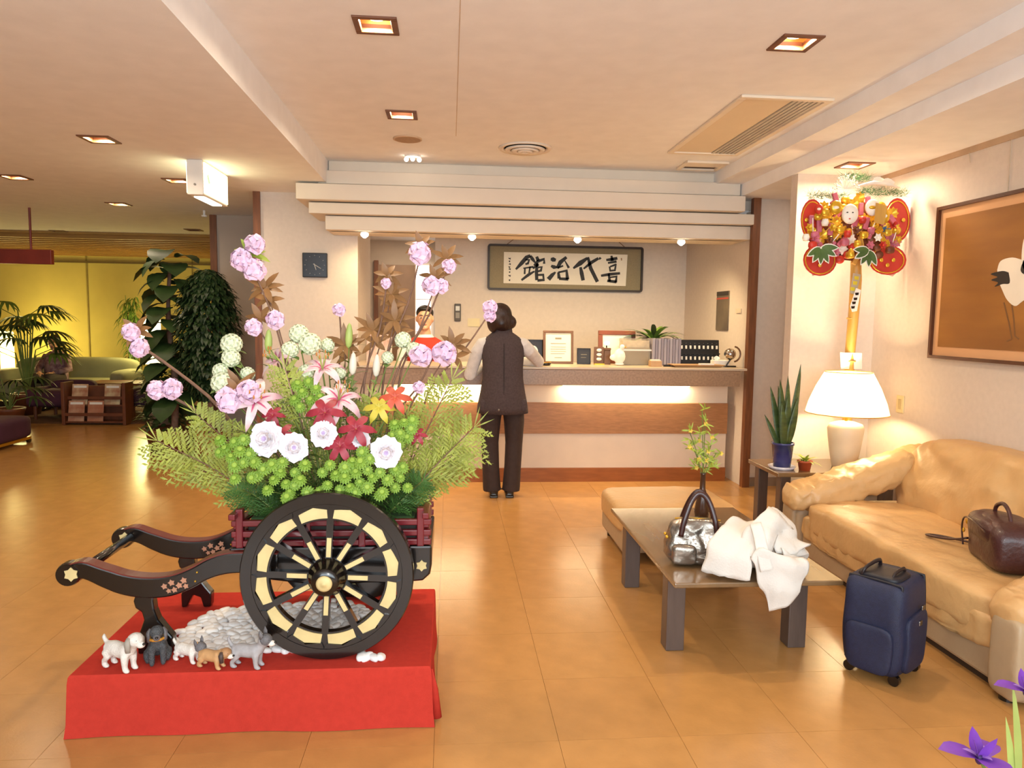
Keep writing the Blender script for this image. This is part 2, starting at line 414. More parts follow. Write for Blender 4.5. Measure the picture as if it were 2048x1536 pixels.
# lit emergency sign box
t = thing('lit_sign_box', 'white glowing exit sign box hanging from the low ceiling', 'sign', (-1.78, 5.61, ZL))
obj('casing', B(-.055, -.28, -.24, .055, .28, 0), mat('sign_case', '#e6dfd4', .5, var=.02), t, bevel=.006)
fc = obj('sign_face', B(.055, -.265, -.225, .062, .265, -.015), mat('sign_glow', '#faf3be', .4, var=0, emit=4.5), t)
obj('arrow_mark', MB().prism([(-.22, -.10), (-.19, -.08), (-.15, -.14), (-.19, -.15)], lambda u, v, d: (d, u, v), .062, .064), mat('sign_green', '#a9c9a0', .5, emit=1.2), fc)
obj('back_face', B(-.062, -.265, -.225, -.055, .265, -.015), _mats['sign_glow'], t)
obj('under_pane', B(-.035, -.2, -.247, .035, .2, -.24), mat('under_glow', '#fff6df', .4, var=0, emit=3.5), t)
obj('screw', MB().cyl((0, -.286, -.17), (0, -.28, -.17), .008, n=8), mat('steel', '#8b8680', .3, metal=1, var=.05), t)

# ------------------------------------------------------------------ reception counter
M_CTOP = mat('counter_granite', '#9c7d62', .3, var=.2, vs=60)
M_CWOOD = mat('counter_wood', '#a5744a', .4, var=.14, vs=14, stretch=(1, 6, 6))
M_CWHITE = mat('counter_white', '#e2d2bd', .6, var=.03)
t = thing('reception_counter', 'long reception counter with brown bands and glowing strip under the top', 'counter', (.9, 6.3, 0))
def cb(n, a, m, **k): return obj(n, MB().box(a[0]-.9, a[1]-6.3, a[2], a[3]-.9, a[4]-6.3, a[5]), m, t, **k)
cb('worktop', (-.81, 6.04, 1.04, 2.555, 6.72, 1.06), mat('counter_top', '#cdb79c', .3, var=.05), bevel=.004)
cb('fascia', (-.81, 6.05, .905, 2.50, 6.09, 1.04), M_CTOP, bevel=.004)
cb('soffit', (-.81, 6.09, .90, 2.50, 6.42, .93), M_CWHITE)
cb('upper_panel', (-.81, 6.40, .72, 2.53, 6.44, .90), M_CWHITE)
cb('wood_band', (-.81, 6.375, .44, 2.53, 6.44, .72), M_CWOOD, bevel=.004)
cb('lower_panel', (-.81, 6.40, .126, 2.53, 6.44, .44), M_CWHITE)
cb('kick_board', (-.81, 6.38, 0, 2.53, 6.44, .126), mat('kick_wood', '#9a5a2c', .4, var=.15, stretch=(1, 6, 6)))
cb('inner_shelf', (-.81, 6.44, .70, 2.53, 6.72, .72), M_CWOOD)
for (xa, xb) in ((-.45, .33), (1.0, 2.15)):
    l = cb('light_tube', (xa, 6.33, .872, xb, 6.36, .90), mat('tube_glow', '#fff0c4', .4, var=0, emit=7))
    area('counter_strip', ((xa+xb)/2, 6.345, .868), xb-xa, 7, (1, .84, .56), size_y=.03)
# small halogen lamps under the boards
M_HAL = mat('halogen', '#fff1dc', .4, var=0, emit=12)
for x, lb in ((-.72, 'leftmost, beside the clock wall'), (.18, 'second from the clock wall'), (1.087, 'above the calligraphy frame'), (2.0, 'rightmost, near the right pillar')):
    t = thing('spot_lamp', 'small white spot lamp under the stepped boards, ' + lb, 'lamp', (x, 6.25, 2.17), group='spot lamps over the counter')
    obj('socket', MB().lathe([(0, 0), (.03, 0), (.032, -.012), (0, -.012)], 16), M_WHITE, t)
    obj('bulb', MB().lathe([(.016, -.012), (.034, -.022), (.03, -.036), (.012, -.052), (0, -.056)], 16), M_HAL, t, smooth=True)
    l = bpy.data.lights.new('spot_lamp_light', 'SPOT'); l.energy = 14 if x < 0 else 62; l.color = (1, .76, .42); l.spot_size = radians(140); l.spot_blend = 1.0; l.shadow_soft_size = .03
    o = bpy.data.objects.new('spot_lamp_light', l); COL.objects.link(o); o.location = (x, 6.27, 2.10); o.rotation_euler = (radians(28), 0, 0)

# ------------------------------------------------------------------ calligraphy frame
YF = 7.90
def fr(u, v, d):
    p = at(960 + u/6.0235, 470 + v/6.0235, YF); return (p.x, YF - d, p.z)
ca, cb2 = at(976, 490, YF), at(1283, 583, YF)
cx, cz = (ca.x+cb2.x)/2, (ca.z+cb2.z)/2; hw, hh = .852, .245
t = thing('calligraphy_frame', 'long black framed calligraphy of four large brush characters on reception wall', 'picture', (0, 0, 0))
f = MB()
def rrect(w, h, r, k=5):
    pts = []
    for (sx, sz, a0) in ((1, 1, 0), (-1, 1, 90), (-1, -1, 180), (1, -1, 270)):
        for i in range(k+1):
            a = radians(a0 + 90*i/k); pts.append((cx + sx*(w-r) + r*cos(a), cz + sz*(h-r) + r*sin(a)))
    return pts
o_, i_ = rrect(hw, hh, .03), rrect(hw-.022, hh-.022, .012)
n = len(o_); vs = []
for (p, y) in ((o_, YF), (o_, YF-.035), (i_, YF-.035), (i_, YF-.01)): vs += [(q[0], y, q[1]) for q in p]
f.add(vs, [(k*n+i, k*n+(i+1) % n, (k+1)*n+(i+1) % n, (k+1)*n+i) for k in range(3) for i in range(n)])
obj('frame', f, mat('frame_dark', '#2a1c14', .5, var=.1), t)
obj('mount', MB().prism(i_, lambda u, v, d: (u, YF-d, v), .002, .008), mat('mount_silk', '#8f8162', .7, var=.08, vs=80), t)
pp = obj('paper', MB().prism([(288, 205), (1775, 238), (1752, 615), (282, 580)], fr, .008, .011), mat('rice_paper', '#efe6d2', .8, var=.03), t)
M_INK = mat('ink', '#1c1a18', .6, var=.1)
chars = [
 [[(430,415,16),(500,340,34),(560,270,34),(605,250,26)], [(605,250,20),(630,290,30),(662,332,14)], [(545,300,14),(592,300,20),(575,345,20),(545,352,16)], [(520,402,10),(642,384,16)], [(540,400,14),(536,472,16)], [(602,380,14),(590,462,14)], [(498,545,18),(580,482,26),(655,438,14)], [(680,262,24),(702,312,30)], [(650,370,18),(690,320,26),(770,292,26),(770,348,22)], [(636,405,16),(702,352,24)], [(690,340,20),(678,440,28),(682,545,28)], [(700,392,14),(742,386,22),(732,430,22),(690,440,16)], [(690,482,18),(760,480,24),(766,542,26),(690,548,24)]],
 [[(850,292,22),(878,296,40),(912,304,24)], [(855,372,20),(890,388,34),(926,390,16)], [(822,535,38),(868,482,32),(908,448,14)], [(1040,268,24),(965,330,36),(928,402,26)], [(935,395,18),(1000,372,14)], [(1020,310,8),(1068,398,22)], [(942,450,20),(952,525,30)], [(940,452,16),(1040,430,28),(1052,535,30)], [(950,527,22),(1062,533,26)]],
 [[(1290,280,22),(1205,340,42),(1122,402,16)], [(1208,388,22),(1222,460,34),(1240,548,30)], [(1245,408,14),(1340,332,28),(1424,282,24)], [(1298,268,20),(1330,400,32),(1412,565,30)], [(1434,272,14),(1450,292,24)]],
 [[(1580,250,16),(1592,312,28)], [(1518,302,18),(1580,296,28),(1652,280,24)], [(1538,338,16),(1642,320,22)], [(1566,382,14),(1642,354,18)], [(1558,380,14),(1566,432,20),(1622,426,20),(1632,370,14)], [(1455,492,20),(1560,474,26),(1684,462,20)], [(1548,470,16),(1560,562,24)], [(1558,512,14),(1642,500,24),(1632,572,24)], [(1530,552,22),(1640,566,26)]]]
for ch in chars:
    m = MB()
    for st in ch:
        m.ribbon([(a, b) for a, b, w in st], [w*1.4 for a, b, w in st], fr, .011, .0125)
    obj('brush_character', m, M_INK, pp)
m = MB()
for i, y in enumerate((285, 318, 352, 388, 412, 448, 492, 545)): m.ribbon([(342+(i % 3)*6, y-8), (368-(i % 2)*8, y+8)], [8, 12], fr, .011, .0125); m.ribbon([(370-(i % 2)*6, y-9), (346, y+4)], [6, 8], fr, .011, .0125)
obj('signature', m, M_INK, pp)
obj('seal_mark', MB().ribbon([(1700, 278), (1702, 308)], [14, 14], fr, .011, .0125), mat('seal', '#a8875f', .7), pp)
for (a, b) in (((310, 125), (460, 10)), ((1740, 150), (1610, 30))): obj('cord', MB().tube([fr(*a, .02), fr(*b, .005)], .004, 6), mat('cord', '#7e6248', .8), t)

# clock
t = thing('wall_clock', 'black square wall clock left of the reception opening', 'clock', (-1.19, YW, 1.905))
obj('case', B(-.107, -.03, -.107, .107, 0, .107), mat('clock_black', '#120e10', .3, var=.05), t, bevel=.005)
obj('dial', B(-.095, -.032, -.095, .095, -.03, .095), mat('clock_dial', '#1a1416', .25, var=.05), t)
hm = mat('hand_grey', '#a9a39b', .4, var=0)
obj('hour_hand', MB().ribbon([(-.005, .012), (.012, -.042)], [.008, .005], lambda u, v, d: (u, d, v), -.036, -.034), hm, t)
obj('minute_hand', MB().ribbon([(-.012, .01), (.055, -.03)], [.006, .004], lambda u, v, d: (u, d, v), -.039, -.037), hm, t)
for k in range(12): obj('hour_mark', MB().ribbon([(.08*sin(k*pi/6), .08*cos(k*pi/6)), (.088*sin(k*pi/6), .088*cos(k*pi/6))], [.003]*2, lambda u, v, d: (u, d, v), -.0335, -.032), hm, t)

# ------------------------------------------------------------------ things on and behind the counter
ZT = 1.06
def pframe(name, label, x0, x1, z1, y, fm, inner, bw=.022, tilt=6, lines=None, lm=None):
    t = thing(name, label, 'picture frame', ((x0+x1)/2, y, ZT), rot=(radians(-tilt), 0, 0))
    w, h = (x1-x0)/2, z1-ZT
    f = MB(); f.box(-w, -.012, 0, w, .012, bw); f.box(-w, -.012, h-bw, w, .012, h); f.box(-w, -.012, bw, -w+bw, .012, h-bw); f.box(w-bw, -.012, bw, w, .012, h-bw)
    obj('frame', f, fm, t, bevel=.003); p = obj('sheet', B(-w+bw, -.004, bw, w-bw, .008, h-bw), inner, t)
    obj('stand', MB().box(-.012, .012, .0, .012, .05, h*.6), fm, t)
    if lines:
        for (a, b, c, d) in lines: obj('print_line', B(a*(w-bw), -.0052, bw + c*(h-2*bw), b*(w-bw), -.004, bw + d*(h-2*bw)), lm, p)
    return t
M_FRB = mat('frame_brown', '#6e4a2c', .4, var=.2); M_PAP = mat('certificate', '#f1e9d2', .8, var=.02); M_PRT = mat('print_grey', '#8c8470', .8)
pframe('certificate_frame', 'framed white certificate standing on the counter beside the woman', .84, 1.115, 1.36, 6.50, M_FRB, M_PAP, lines=[(-.25, .25, .78, .84), (-.6, .6, .62, .64), (-.6, .6, .5, .515), (-.6, .6, .42, .435), (-.6, .6, .34, .355), (-.6, .5, .26, .275), (-.3, .3, .12, .14)], lm=M_PRT)
t = pframe('photo_frame', 'small black photo frame with white figure behind the woman\'s right arm', .665, .845, 1.275, 6.55, M_BLACK, mat('photo_black', '#1e1612', .4), bw=.01)
obj('white_figure', MB().ell((0, -.008, .1), .045, .004, .06, n=14, m=8), mat('figure_white', '#e9e2d6', .7), t); 
pframe('name_plaque', 'small black plaque on the counter right of the certificate', 1.14, 1.265, 1.205, 6.45, M_BLACK, mat('plaque_black', '#2a2420', .4), bw=.008, lines=[(-.5, .5, .6, .64), (-.5, .4, .4, .43)], lm=M_PRT)
pframe('brown_picture_frame', 'red-brown picture frame standing behind the porcelain bird', 1.37, 1.72, 1.365, 6.62, mat('frame_red', '#7c3f22', .4, var=.15), M_PAP, bw=.04)
t = thing('trinket_stand', 'small gold stand with white trinkets on the counter', 'stand', (1.335, 6.42, ZT))
obj('back', B(-.045, .01, 0, .045, .022, .16), M_FRB, t, bevel=.003); obj('foot', B(-.045, -.03, 0, .045, .022, .012), M_GOLD, t)
for z in (.05, .09, .13): obj('trinket', MB().ell((0, -.002, z), .024, .014, .015), mat('porcelain', '#f0ebe2', .2, var=.02), t, smooth=True)
t = thing('brown_box', 'narrow dark brown box standing right of the gold trinket stand', 'box', (1.415, 6.47, ZT)); 
obj('body', B(-.03, -.03, 0, .03, .03, .13), M_FRB, t, bevel=.004); obj('lid', B(-.033, -.033, .13, .033, .033, .15), M_FRB, t, bevel=.004)
t = thing('porcelain_bird', 'white porcelain bird ornament on the counter before the brown frame', 'ornament', (1.5, 6.33, ZT))
m = MB(); m.ell((0, 0, .08), .055, .045, .07); m.ell((.02, -.01, .165), .024); m.ell((-.045, 0, .07), .045, .025, .03); m.ell((.0, 0, .012), .045, .04, .012)
obj('body', m, _mats['porcelain'], t, remesh=.006); obj('beak', MB().cyl((.04, -.015, .165), (.062, -.02, .16), .007, .001, 8), M_GOLD, t)
t = thing('desk_lamp', 'small dark desk lamp with glowing white head on the counter', 'lamp', (1.43, 6.55, ZT))
obj('base', MB().lathe([(0, 0), (.04, 0), (.035, .012), (0, .015)], 16), M_BLACK, t); obj('stem', MB().cyl((0, 0, .012), (0, 0, .17), .006, n=8), M_BLACK, t)
obj('lamp_head', MB().ell((0, -.01, .19), .028, .022, .02), mat('head_glow', '#fff4de', .4, var=0, emit=2), t, smooth=True)
# acrylic leaflet stand with a row of grey folders
t = thing('leaflet_stand', 'clear acrylic leaflet stand on the counter left of the grey folders', 'leaflet stand', (1.66, 6.40, ZT))
M_ACR = mat('acrylic', '#e6dcc8', .1, var=0, trans=.75)
obj('front_plate', B(-.13, -.03, 0, .13, -.024, .16), M_ACR, t); obj('back_plate', B(-.14, .03, 0, .14, .036, .24), M_ACR, t); obj('foot', B(-.14, -.05, 0, .14, .04, .006), M_ACR, t)
obj('leaflets', B(-.12, -.018, .01, .12, .026, .22), mat('leaflet', '#cbb89a', .6, var=.12, vs=30), t); obj('label_strip', B(-.12, -.034, .13, .14, -.03, .143), M_WHITE, t)
fm0 = None
for i in range(10):
    lab = ['first','second','third','fourth','fifth','sixth','seventh','eighth','ninth','tenth'][i] + ' upright blue-grey folder from the left in the row beside the key rack'
    x = 1.815 + i*.0265
    m = [mat('folder_a', '#a59da4', .6, var=.04), mat('folder_b', '#8f8690', .6, var=.04)][i % 2]
    t = thing('folder', lab, 'folder', (x, 6.42, ZT), group='blue-grey folders on the counter')
    obj('spine', B(-.0115, -.07, 0, .0115, -.062, .245 - (i % 3)*.004), m, t, bevel=.002); obj('cover', B(-.0115, -.062, 0, .0115, .11, .243 - (i % 3)*.004), m, t)
# key rack
t = thing('key_rack', 'black rack of small white tagged keys at the counter end', 'rack', (2.275, 6.46, ZT), rot=(radians(-8), 0, 0))
obj('board', B(-.19, 0, 0, .19, .02, .235), mat('rack_black', '#14110f', .4, var=.05), t, bevel=.004); obj('ledge', B(-.19, -.02, .1, .19, 0, .11), _mats['rack_black'], t)
for r in range(2):
    for i in range(9):
        x = -.165 + i*.041; z = .2 - r*.1
        k = obj('key_tag', B(x-.008, -.014, z-.05, x+.008, -.008, z-.02), mat('key_white', '#d9d2c8', .5, var=.15), t); obj('hook', MB().cyl((x, -.012, z), (x, 0, z), .004, n=6), mat('steel', '#8b8680', .3, metal=1), k)
# trays, note box, notes, pen tray, globe
t = thing('paper_tray', 'flat wooden tray with white slips at the counter front', 'tray', (2.16, 6.22, ZT))
obj('tray', MB().loft([[(-.2, -.07, .002), (.2, -.07, .002), (.2, .07, .002), (-.2, .07, .002)], [(-.235, -.09, .022), (.235, -.09, .022), (.235, .09, .022), (-.235, .09, .022)], [(-.215, -.075, .02), (.215, -.075, .02), (.215, .075, .02), (-.215, .075, .02)], [(-.19, -.06, .006), (.19, -.06, .006), (.19, .06, .006), (-.19, .06, .006)]]), mat('tray_wood', '#b08a62', .5, var=.1), t)
obj('slip', B(-.12, -.03, .008, .02, .04, .013), M_WHITE, t); obj('slip', B(.04, -.02, .008, .16, .05, .03), M_WHITE, t)
t = thing('note_box', 'small tan note box beside a dark clip on the counter', 'box', (1.80, 6.24, ZT)); obj('box_body', B(-.05, -.04, 0, .05, .04, .05), mat('tan_box', '#c09a70', .6), t, bevel=.003); obj('notes', B(-.042, -.032, .045, .042, .032, .06), M_PAP, t); obj('clip', B(.07, -.03, 0, .13, 0, .018), M_BLACK, t, bevel=.003)
t = thing('tissue_box', 'white tissue box behind the tray by the small globe', 'box', (2.43, 6.36, ZT)); obj('carton', B(-.07, -.05, 0, .07, .05, .055), M_WHITE, t, bevel=.004); obj('tissue', MB().leaf((-.03, 0, .055), (0, 0, 1), (0, -1, 0), .04, .06), M_WHITE, t, solid=.002)
t = thing('pen_tray', 'dark oval pen tray on the counter beside the woman\'s elbow', 'tray', (.83, 6.25, ZT)); obj('dish', MB().lathe([(0, .004), (.03, .003), (.05, .02), (.055, .02), (.035, 0), (0, 0)], 20), M_BLACK, t, smooth=True); obj('pen', MB().cyl((-.03, -.01, .02), (.05, .02, .026), .004, n=8), M_GOLD, t)
t = thing('crystal_globe', 'silver globe ornament on a dark stand at the counter end', 'ornament', (2.475, 6.24, ZT))
obj('base', B(-.05, -.03, 0, .05, .03, .014), M_BLACK, t, bevel=.004); obj('post', MB().tube([(-.03, 0, .014), (.0, 0, .06), (.01, 0, .07)], .007, 8), M_BLACK, t)
obj('globe', MB().ell((.0, 0, .115), .052, n=20, m=14), mat('silver', '#c9c2b8', .12, metal=1, var=0), t, smooth=True); obj('arc', MB().tube([(.03 + .065*cos(a), 0, .115 + .068*sin(a)) for a in [radians(d) for d in range(-80, 90, 20)]], .008, 8), M_FRB, t)
# potted fern behind the folders
t = thing('potted_fern', 'green broad-leaved potted fern behind the grey folders', 'plant', (1.88, 6.60, ZT))
obj('pot', MB().lathe([(0, 0), (.08, 0), (.1, .22), (.11, .22), (.11, .24), (.095, .24), (.09, .21), (0, .21)], 20), M_FRB, t, smooth=True)
M_LF = mat('leaf_mid', '#5d7a2e', .5, var=.3, vs=9); M_LFD = mat('leaf_dark', '#2e4420', .45, var=.3, vs=9); M_LFY = mat('leaf_yellow', '#96a63a', .5, var=.25, vs=9)
for i in range(26):
    a = i*2.4; e = .35 + .5*((i*37) % 10)/10
    obj('frond', MB().leaf((.02*cos(a), .02*sin(a), .22), (cos(a)*cos(e), sin(a)*.4*cos(e), sin(e)), (0, 0, 1), .22 + .12*((i*13) % 7)/7, .05, bend=.9, segs=5), M_LF if i % 3 else M_LFD, t, smooth=True)
# wall things behind the counter
t = thing('wall_phone', 'grey wall telephone on the reception back wall', 'telephone', (.08, 7.92, 1.43)); obj('handset_cradle', B(-.035, -.035, 0, .035, 0, .185), mat('phone_dark', '#4c443c', .5), t, bevel=.006); obj('screen', B(-.022, -.039, .11, .022, -.035, .16), mat('phone_screen', '#c9c4b4', .3), t); obj('keypad', B(-.022, -.039, .03, .022, -.035, .09), mat('phone_keys', '#8d857a', .5), t)
t = tag(obj('wall_notice', B(.19, 7.912, 1.37, .32, 7.92, 1.46), mat('notice', '#e0d3ae', .8, var=.03)), 'small cream notice on the wall right of the telephone', 'notice')
t = thing('wall_calendar', 'tall dark calendar with a red stripe on the right reception wall', 'calendar', (2.60, 6.77, 1.38)); obj('sheet', B(-.012, -.15, 0, 0, .15, .37), mat('calendar_dark', '#4a4038', .6, col2='#7c6d58', vs=3), t); obj('stripe', B(-.014, -.15, .295, -.012, .15, .31), mat('stripe_red', '#c04a3a', .6), t); obj('header', B(-.014, -.15, .33, -.012, .15, .37), mat('calendar_head', '#3a322c', .6), t)
t = tag(obj('wall_switch', B(2.59, 6.32, 1.54, 2.60, 6.44, 1.58), mat('switch', '#d6c3ab', .6)), 'pale switch plate on the right reception wall beside the pillar', 'switch')
t = tag(obj('wall_poster', B(-.86, 7.585, 1.08, -.80, 7.6, 1.36), mat('poster', '#b98f7a', .7, col2='#e0c8b4', vs=18)), 'small pinkish poster standing beyond the left end of the counter', 'poster') if False else None
t = thing('leaflet_board', 'pink and white leaflet board standing on the left counter end', 'leaflet stand', (-.62, 6.45, ZT), rot=(radians(-8), 0, 0)); obj('board', B(-.11, 0, 0, .11, .015, .25), mat('board_pink', '#c79a88', .7, col2='#e6d4c4', vs=14), t); obj('foot', B(-.11, .015, 0, .11, .06, .01), M_WHITE, t)
# ------------------------------------------------------------------ people
M_SKIN = mat('skin', '#d9a483', .5, var=.06, vs=12, sub=.05); M_HAIRB = mat('hair_black', '#17110f', .45, var=.3, vs=30, stretch=(1, 1, .2), bump=.3, bs=120)
M_HAIRW = mat('hair_brown', '#2b1713', .4, var=.35, vs=30, stretch=(1, 1, .2), bump=.4, bs=120)
def ering(c, rx, ry, n=20, tilt=0.):
    return [Vector((c[0] + rx*cos(2*pi*i/n), c[1] + ry*sin(2*pi*i/n), c[2] + tilt*ry*sin(2*pi*i/n))) for i in range(n)]
def hand(m, w, d, up, side, s=1., curl=.5):
    """palm and five fingers from wrist w along d; up = back of the hand; side=+1 thumb on +x of d x up"""
    w = Vector(w); d = Vector(d).normalized(); up = Vector(up); up = (up - d*up.dot(d)).normalized(); x = d.cross(up) * side
    m.tube([w - d*.01, w + d*.035*s, w + d*.085*s], [.023*s, .03*s, .036*s], 10, flat=.55)
    for k, (o, L) in enumerate(((.03, .068), (.011, .078), (-.009, .072), (-.028, .056))):
        p = w + d*.08*s + x*o*s; pts = [p]; a = .15
        for q in range(3):
            a += curl*.7; p = p + (d*cos(a) - up*sin(a)) * L*s/3; pts.append(p)
        m.tube(pts, [.0098*s, .0092*s, .0085*s, .0068*s], 8)
    p = w + d*.03*s + x*.03*s
    m.tube([p, p + (d*.6 + x*.7 - up*.25).normalized()*.035*s, p + (d*.6 + x*.7 - up*.25).normalized()*.035*s + (d - up*.3).normalized()*.03*s], [.013*s, .0105*s, .008*s], 8)
def head_into(m, c, s=1., yaw=0., pitch=0.):
    R = Matrix.Rotation(yaw, 3, 'Z') @ Matrix.Rotation(pitch, 3, 'X'); c = Vector(c)
    q = lambda x, y, z: c + R @ Vector((x, y, z)) * s
    m.ell(c, .073*s, .092*s, .105*s, 20, 14, R); m.ell(q(0, .03, -.055), .052*s, .055*s, .06*s, 16, 10, R)
    m.ell(q(0, .088, -.012), .013*s, .02*s, .024*s, 10, 8, R); m.ell(q(0, .075, -.085), .026*s, .02*s, .02*s, 10, 8, R)
    for sx in (-1, 1): m.ell(q(sx*.075, -.005, -.01), .01*s, .02*s, .03*s, 8, 8, R); m.ell(q(sx*.032, .075, .03), .022*s, .014*s, .01*s, 8, 6, R)
    return q, R
def face(t, q, R, s=1.):
    me = mat('eye_white', '#e9e2da', .3, var=0); mi = mat('iris_dark', '#20140e', .3, var=0); ml = mat('lips', '#a85e50', .5, var=.05); mbw = mat('brow', '#1a1210', .7, var=.1)
    for sx in (-1, 1):
        e = obj('eye', MB().ell(q(sx*.031, .077, .005), .014*s, .010*s, .008*s, 12, 8, R), me, t, smooth=True)
        obj('pupil', MB().ell(q(sx*.031, .086, .005), .006*s, .004*s, .007*s, 10, 6, R), mi, e, smooth=True)
        obj('eyebrow', MB().tube([q(sx*.014, .088, .026), q(sx*.03, .089, .032), q(sx*.05, .078, .027)], [.003*s, .0042*s, .002*s], 6), mbw, t)
    obj('mouth', MB().ell(q(0, .085, -.055), .022*s, .009*s, .0065*s, 12, 6, R), ml, t, smooth=True)

# woman at the counter, seen from behind
t = thing('person', 'woman in dark vest and trousers leaning on the reception counter', 'person', (.43, 5.86, 0))
m = MB()
m.loft([ering((0, 0, .80), .12, .085), ering((0, .0, .90), .12, .085), ering((0, .01, 1.05), .12, .09), ering((0, .03, 1.2), .14, .09), ering((0, .04, 1.30), .13, .075), ering((0, .05, 1.345), .055, .05), ering((-.01, .06, 1.40), .047, .047)])
for s in (-1, 1):
    m.tube([(s*.085, 0, .84), (s*.09, .0, .62), (s*.085, .012, .46), (s*.075, -.005, .25), (s*.062, 0, .075)], [.078, .07, .054, .05, .036], 14)
    m.tube([(s*.062, -.02, .045), (s*.066, .05, .03), (s*.07, .12, .022)], [.038, .034, .022], 10)
m.tube([(-.11, .04, 1.255), (-.18, .05, 1.19), (-.262, .1, 1.0), (-.12, .32, 1.085)], [.035, .035, .034, .024], 12)
m.tube([(.11, .04, 1.255), (.19, .06, 1.20), (.305, .2, 1.105), (.14, .34, 1.085)], [.035, .035, .034, .024], 12)
hand(m, (-.12, .32, 1.085), (.5, .8, -.05), (0, 0, 1), -1, 1., .35); hand(m, (.14, .34, 1.085), (-.75, .6, -.05), (0, 0, 1), 1, 1., .35)
q, R = head_into(m, (-.035, .065, 1.455), .94, yaw=.55, pitch=-.32)
b = obj('body', m, M_SKIN, t, remesh=.0075); face(t, q, R, .94)
h = MB()
h.ell(q(0, -.022, .03), .098, .108, .098, 20, 14, R); h.ell(q(0, -.05, -.03), .098, .075, .095, 18, 12, R)
for sx in (-1, 1): h.ell(q(sx*.078, .0, -.03), .03, .062, .088, 14, 10, R)
h.ell(q(0, .055, .075), .075, .05, .035, 14, 8, R); h.ell(q(.06, -.08, -.055), .05, .045, .055, 12, 8); h.ell(q(-.04, -.08, -.06), .05, .045, .055, 12, 8)
obj('hair', h, M_HAIRW, t, remesh=.009)
M_VEST = mat('vest_wool', '#46393a', .9, var=.18, vs=70, bump=.4, bs=260); M_TRO = mat('trousers_dark', '#332420', .8, var=.15, vs=30, bump=.2, bs=200); M_SLV = mat('sleeve_knit', '#d6d0cc', .85, var=.08, vs=30, bump=.3, bs=160)
v = MB(); v.loft([ering((0, -.01, .695), .205, .135), ering((0, -.012, .75), .20, .138), ering((0, -.008, .86), .178, .13), ering((0, 0, .97), .160, .118), ering((0, .01, 1.06), .158, .112), ering((0, .02, 1.16), .166, .112), ering((0, .028, 1.24), .168, .105), ering((0, .035, 1.29), .150, .092), ering((-.002, .043, 1.325), .105, .075), ering((-.005, .05, 1.345), .078, .068), ering((-.008, .052, 1.40), .072, .066)], cap=False)
vo = obj('vest', v, M_VEST, t, smooth=True, solid=.012)
obj('vest_seam', MB().tube([(0, -.138+.006*0, .72), (0, -.142, .86), (0, -.122, 1.0), (0, -.102, 1.16), (0, -.082, 1.26)], .003, 6), mat('vest_dark', '#2f2627', .9), vo)
obj('pull_tag', MB().ell((-.04, -.15, .735), .008, .005, .01), mat('steel', '#8b8680', .3, metal=1), vo)
for s in (-1, 1): obj('pocket_flap', MB().pillow((s*.165, -.06, .76), .028, .05, .055, 4, 4), M_VEST, vo, smooth=True)
p = MB(); p.loft([ering((0, 0, .90), .135, .1), ering((0, 0, .80), .16, .115), ering((0, 0, .745), .165, .112)])
for s in (-1, 1): p.tube([(s*.083, 0, .80), (s*.097, .0, .62), (s*.099, .008, .45), (s*.09, -.006, .25), (s*.078, -.01, .05)], [.092, .084, .072, .070, .074], 16)
obj('trousers', p, M_TRO, t, remesh=.009)
sl = MB(); sl.tube([(-.12, .035, 1.265), (-.165, .04, 1.25), (-.205, .05, 1.19), (-.265, .1, .995), (-.12, .32, 1.088)], [.05, .058, .056, .054, .036], 14); obj('sleeve', sl, M_SLV, t, remesh=.008)
sl = MB(); sl.tube([(.12, .035, 1.265), (.165, .04, 1.25), (.215, .06, 1.20), (.315, .2, 1.105), (.14, .34, 1.09)], [.05, .058, .056, .054, .036], 14); obj('sleeve', sl, M_SLV, t, remesh=.008)
for s in (-1, 1):
    f = MB(); f.tube([(s*.064, -.055, .035), (s*.066, 0, .042), (s*.068, .07, .035), (s*.07, .14, .022)], [.032, .043, .042, .022], 12); f.box(s*.066-.035, -.07, 0, s*.066+.035, .14, .016); obj('shoe', f, M_BLACK, t, remesh=.008)

# man behind the counter
t = thing('person', 'man with short black hair and red top behind the counter', 'person', (-.24, 7.0, 0), pi)
m = MB()
m.loft([ering((0, 0, .78), .15, .10), ering((0, 0, .9), .15, .1), ering((0, .01, 1.02), .15, .1), ering((0, .02, 1.16), .17, .1), ering((0, .02, 1.24), .15, .08), ering((0, .025, 1.285), .06, .055), ering((0, .035, 1.36), .055, .055)])
for s in (-1, 1):
    m.tube([(s*.09, 0, .82), (s*.095, .0, .6), (s*.09, .01, .44), (s*.085, -.01, .25), (s*.08, 0, .07)], [.095, .08, .062, .058, .04], 12)
    m.tube([(s*.08, -.03, .045), (s*.085, .05, .03), (s*.09, .13, .022)], [.04, .034, .022], 10)
    m.tube([(s*.15, .02, 1.2), (s*.2, .03, 1.13), (s*.225, .05, .93), (s*.19, .2, .82)], [.05, .048, .04, .03], 12); hand(m, (s*.19, .2, .82), (-s*.2, .9, -.2), (0, 0, 1), -s)
q, R = head_into(m, (0, .05, 1.455), 1.03, 0, -.05)
obj('body', m, M_SKIN, t, remesh=.0075); face(t, q, R, 1.03)
h = MB(); h.ell(q(0, -.02, .045), .084, .092, .078, 20, 12, R); h.ell(q(0, .05, .088), .062, .035, .022, 14, 8, R); h.ell(q(0, -.05, -.01), .078, .055, .08, 14, 10, R)
obj('hair', h, M_HAIRB, t, remesh=.008)
v = MB(); v.loft([ering((0, 0, .70), .17, .125), ering((0, 0, .85), .165, .12), ering((0, .01, 1.02), .165, .115), ering((0, .02, 1.16), .185, .115), ering((0, .02, 1.235), .16, .09), ering((0, .025, 1.27), .10, .075)], cap=False)
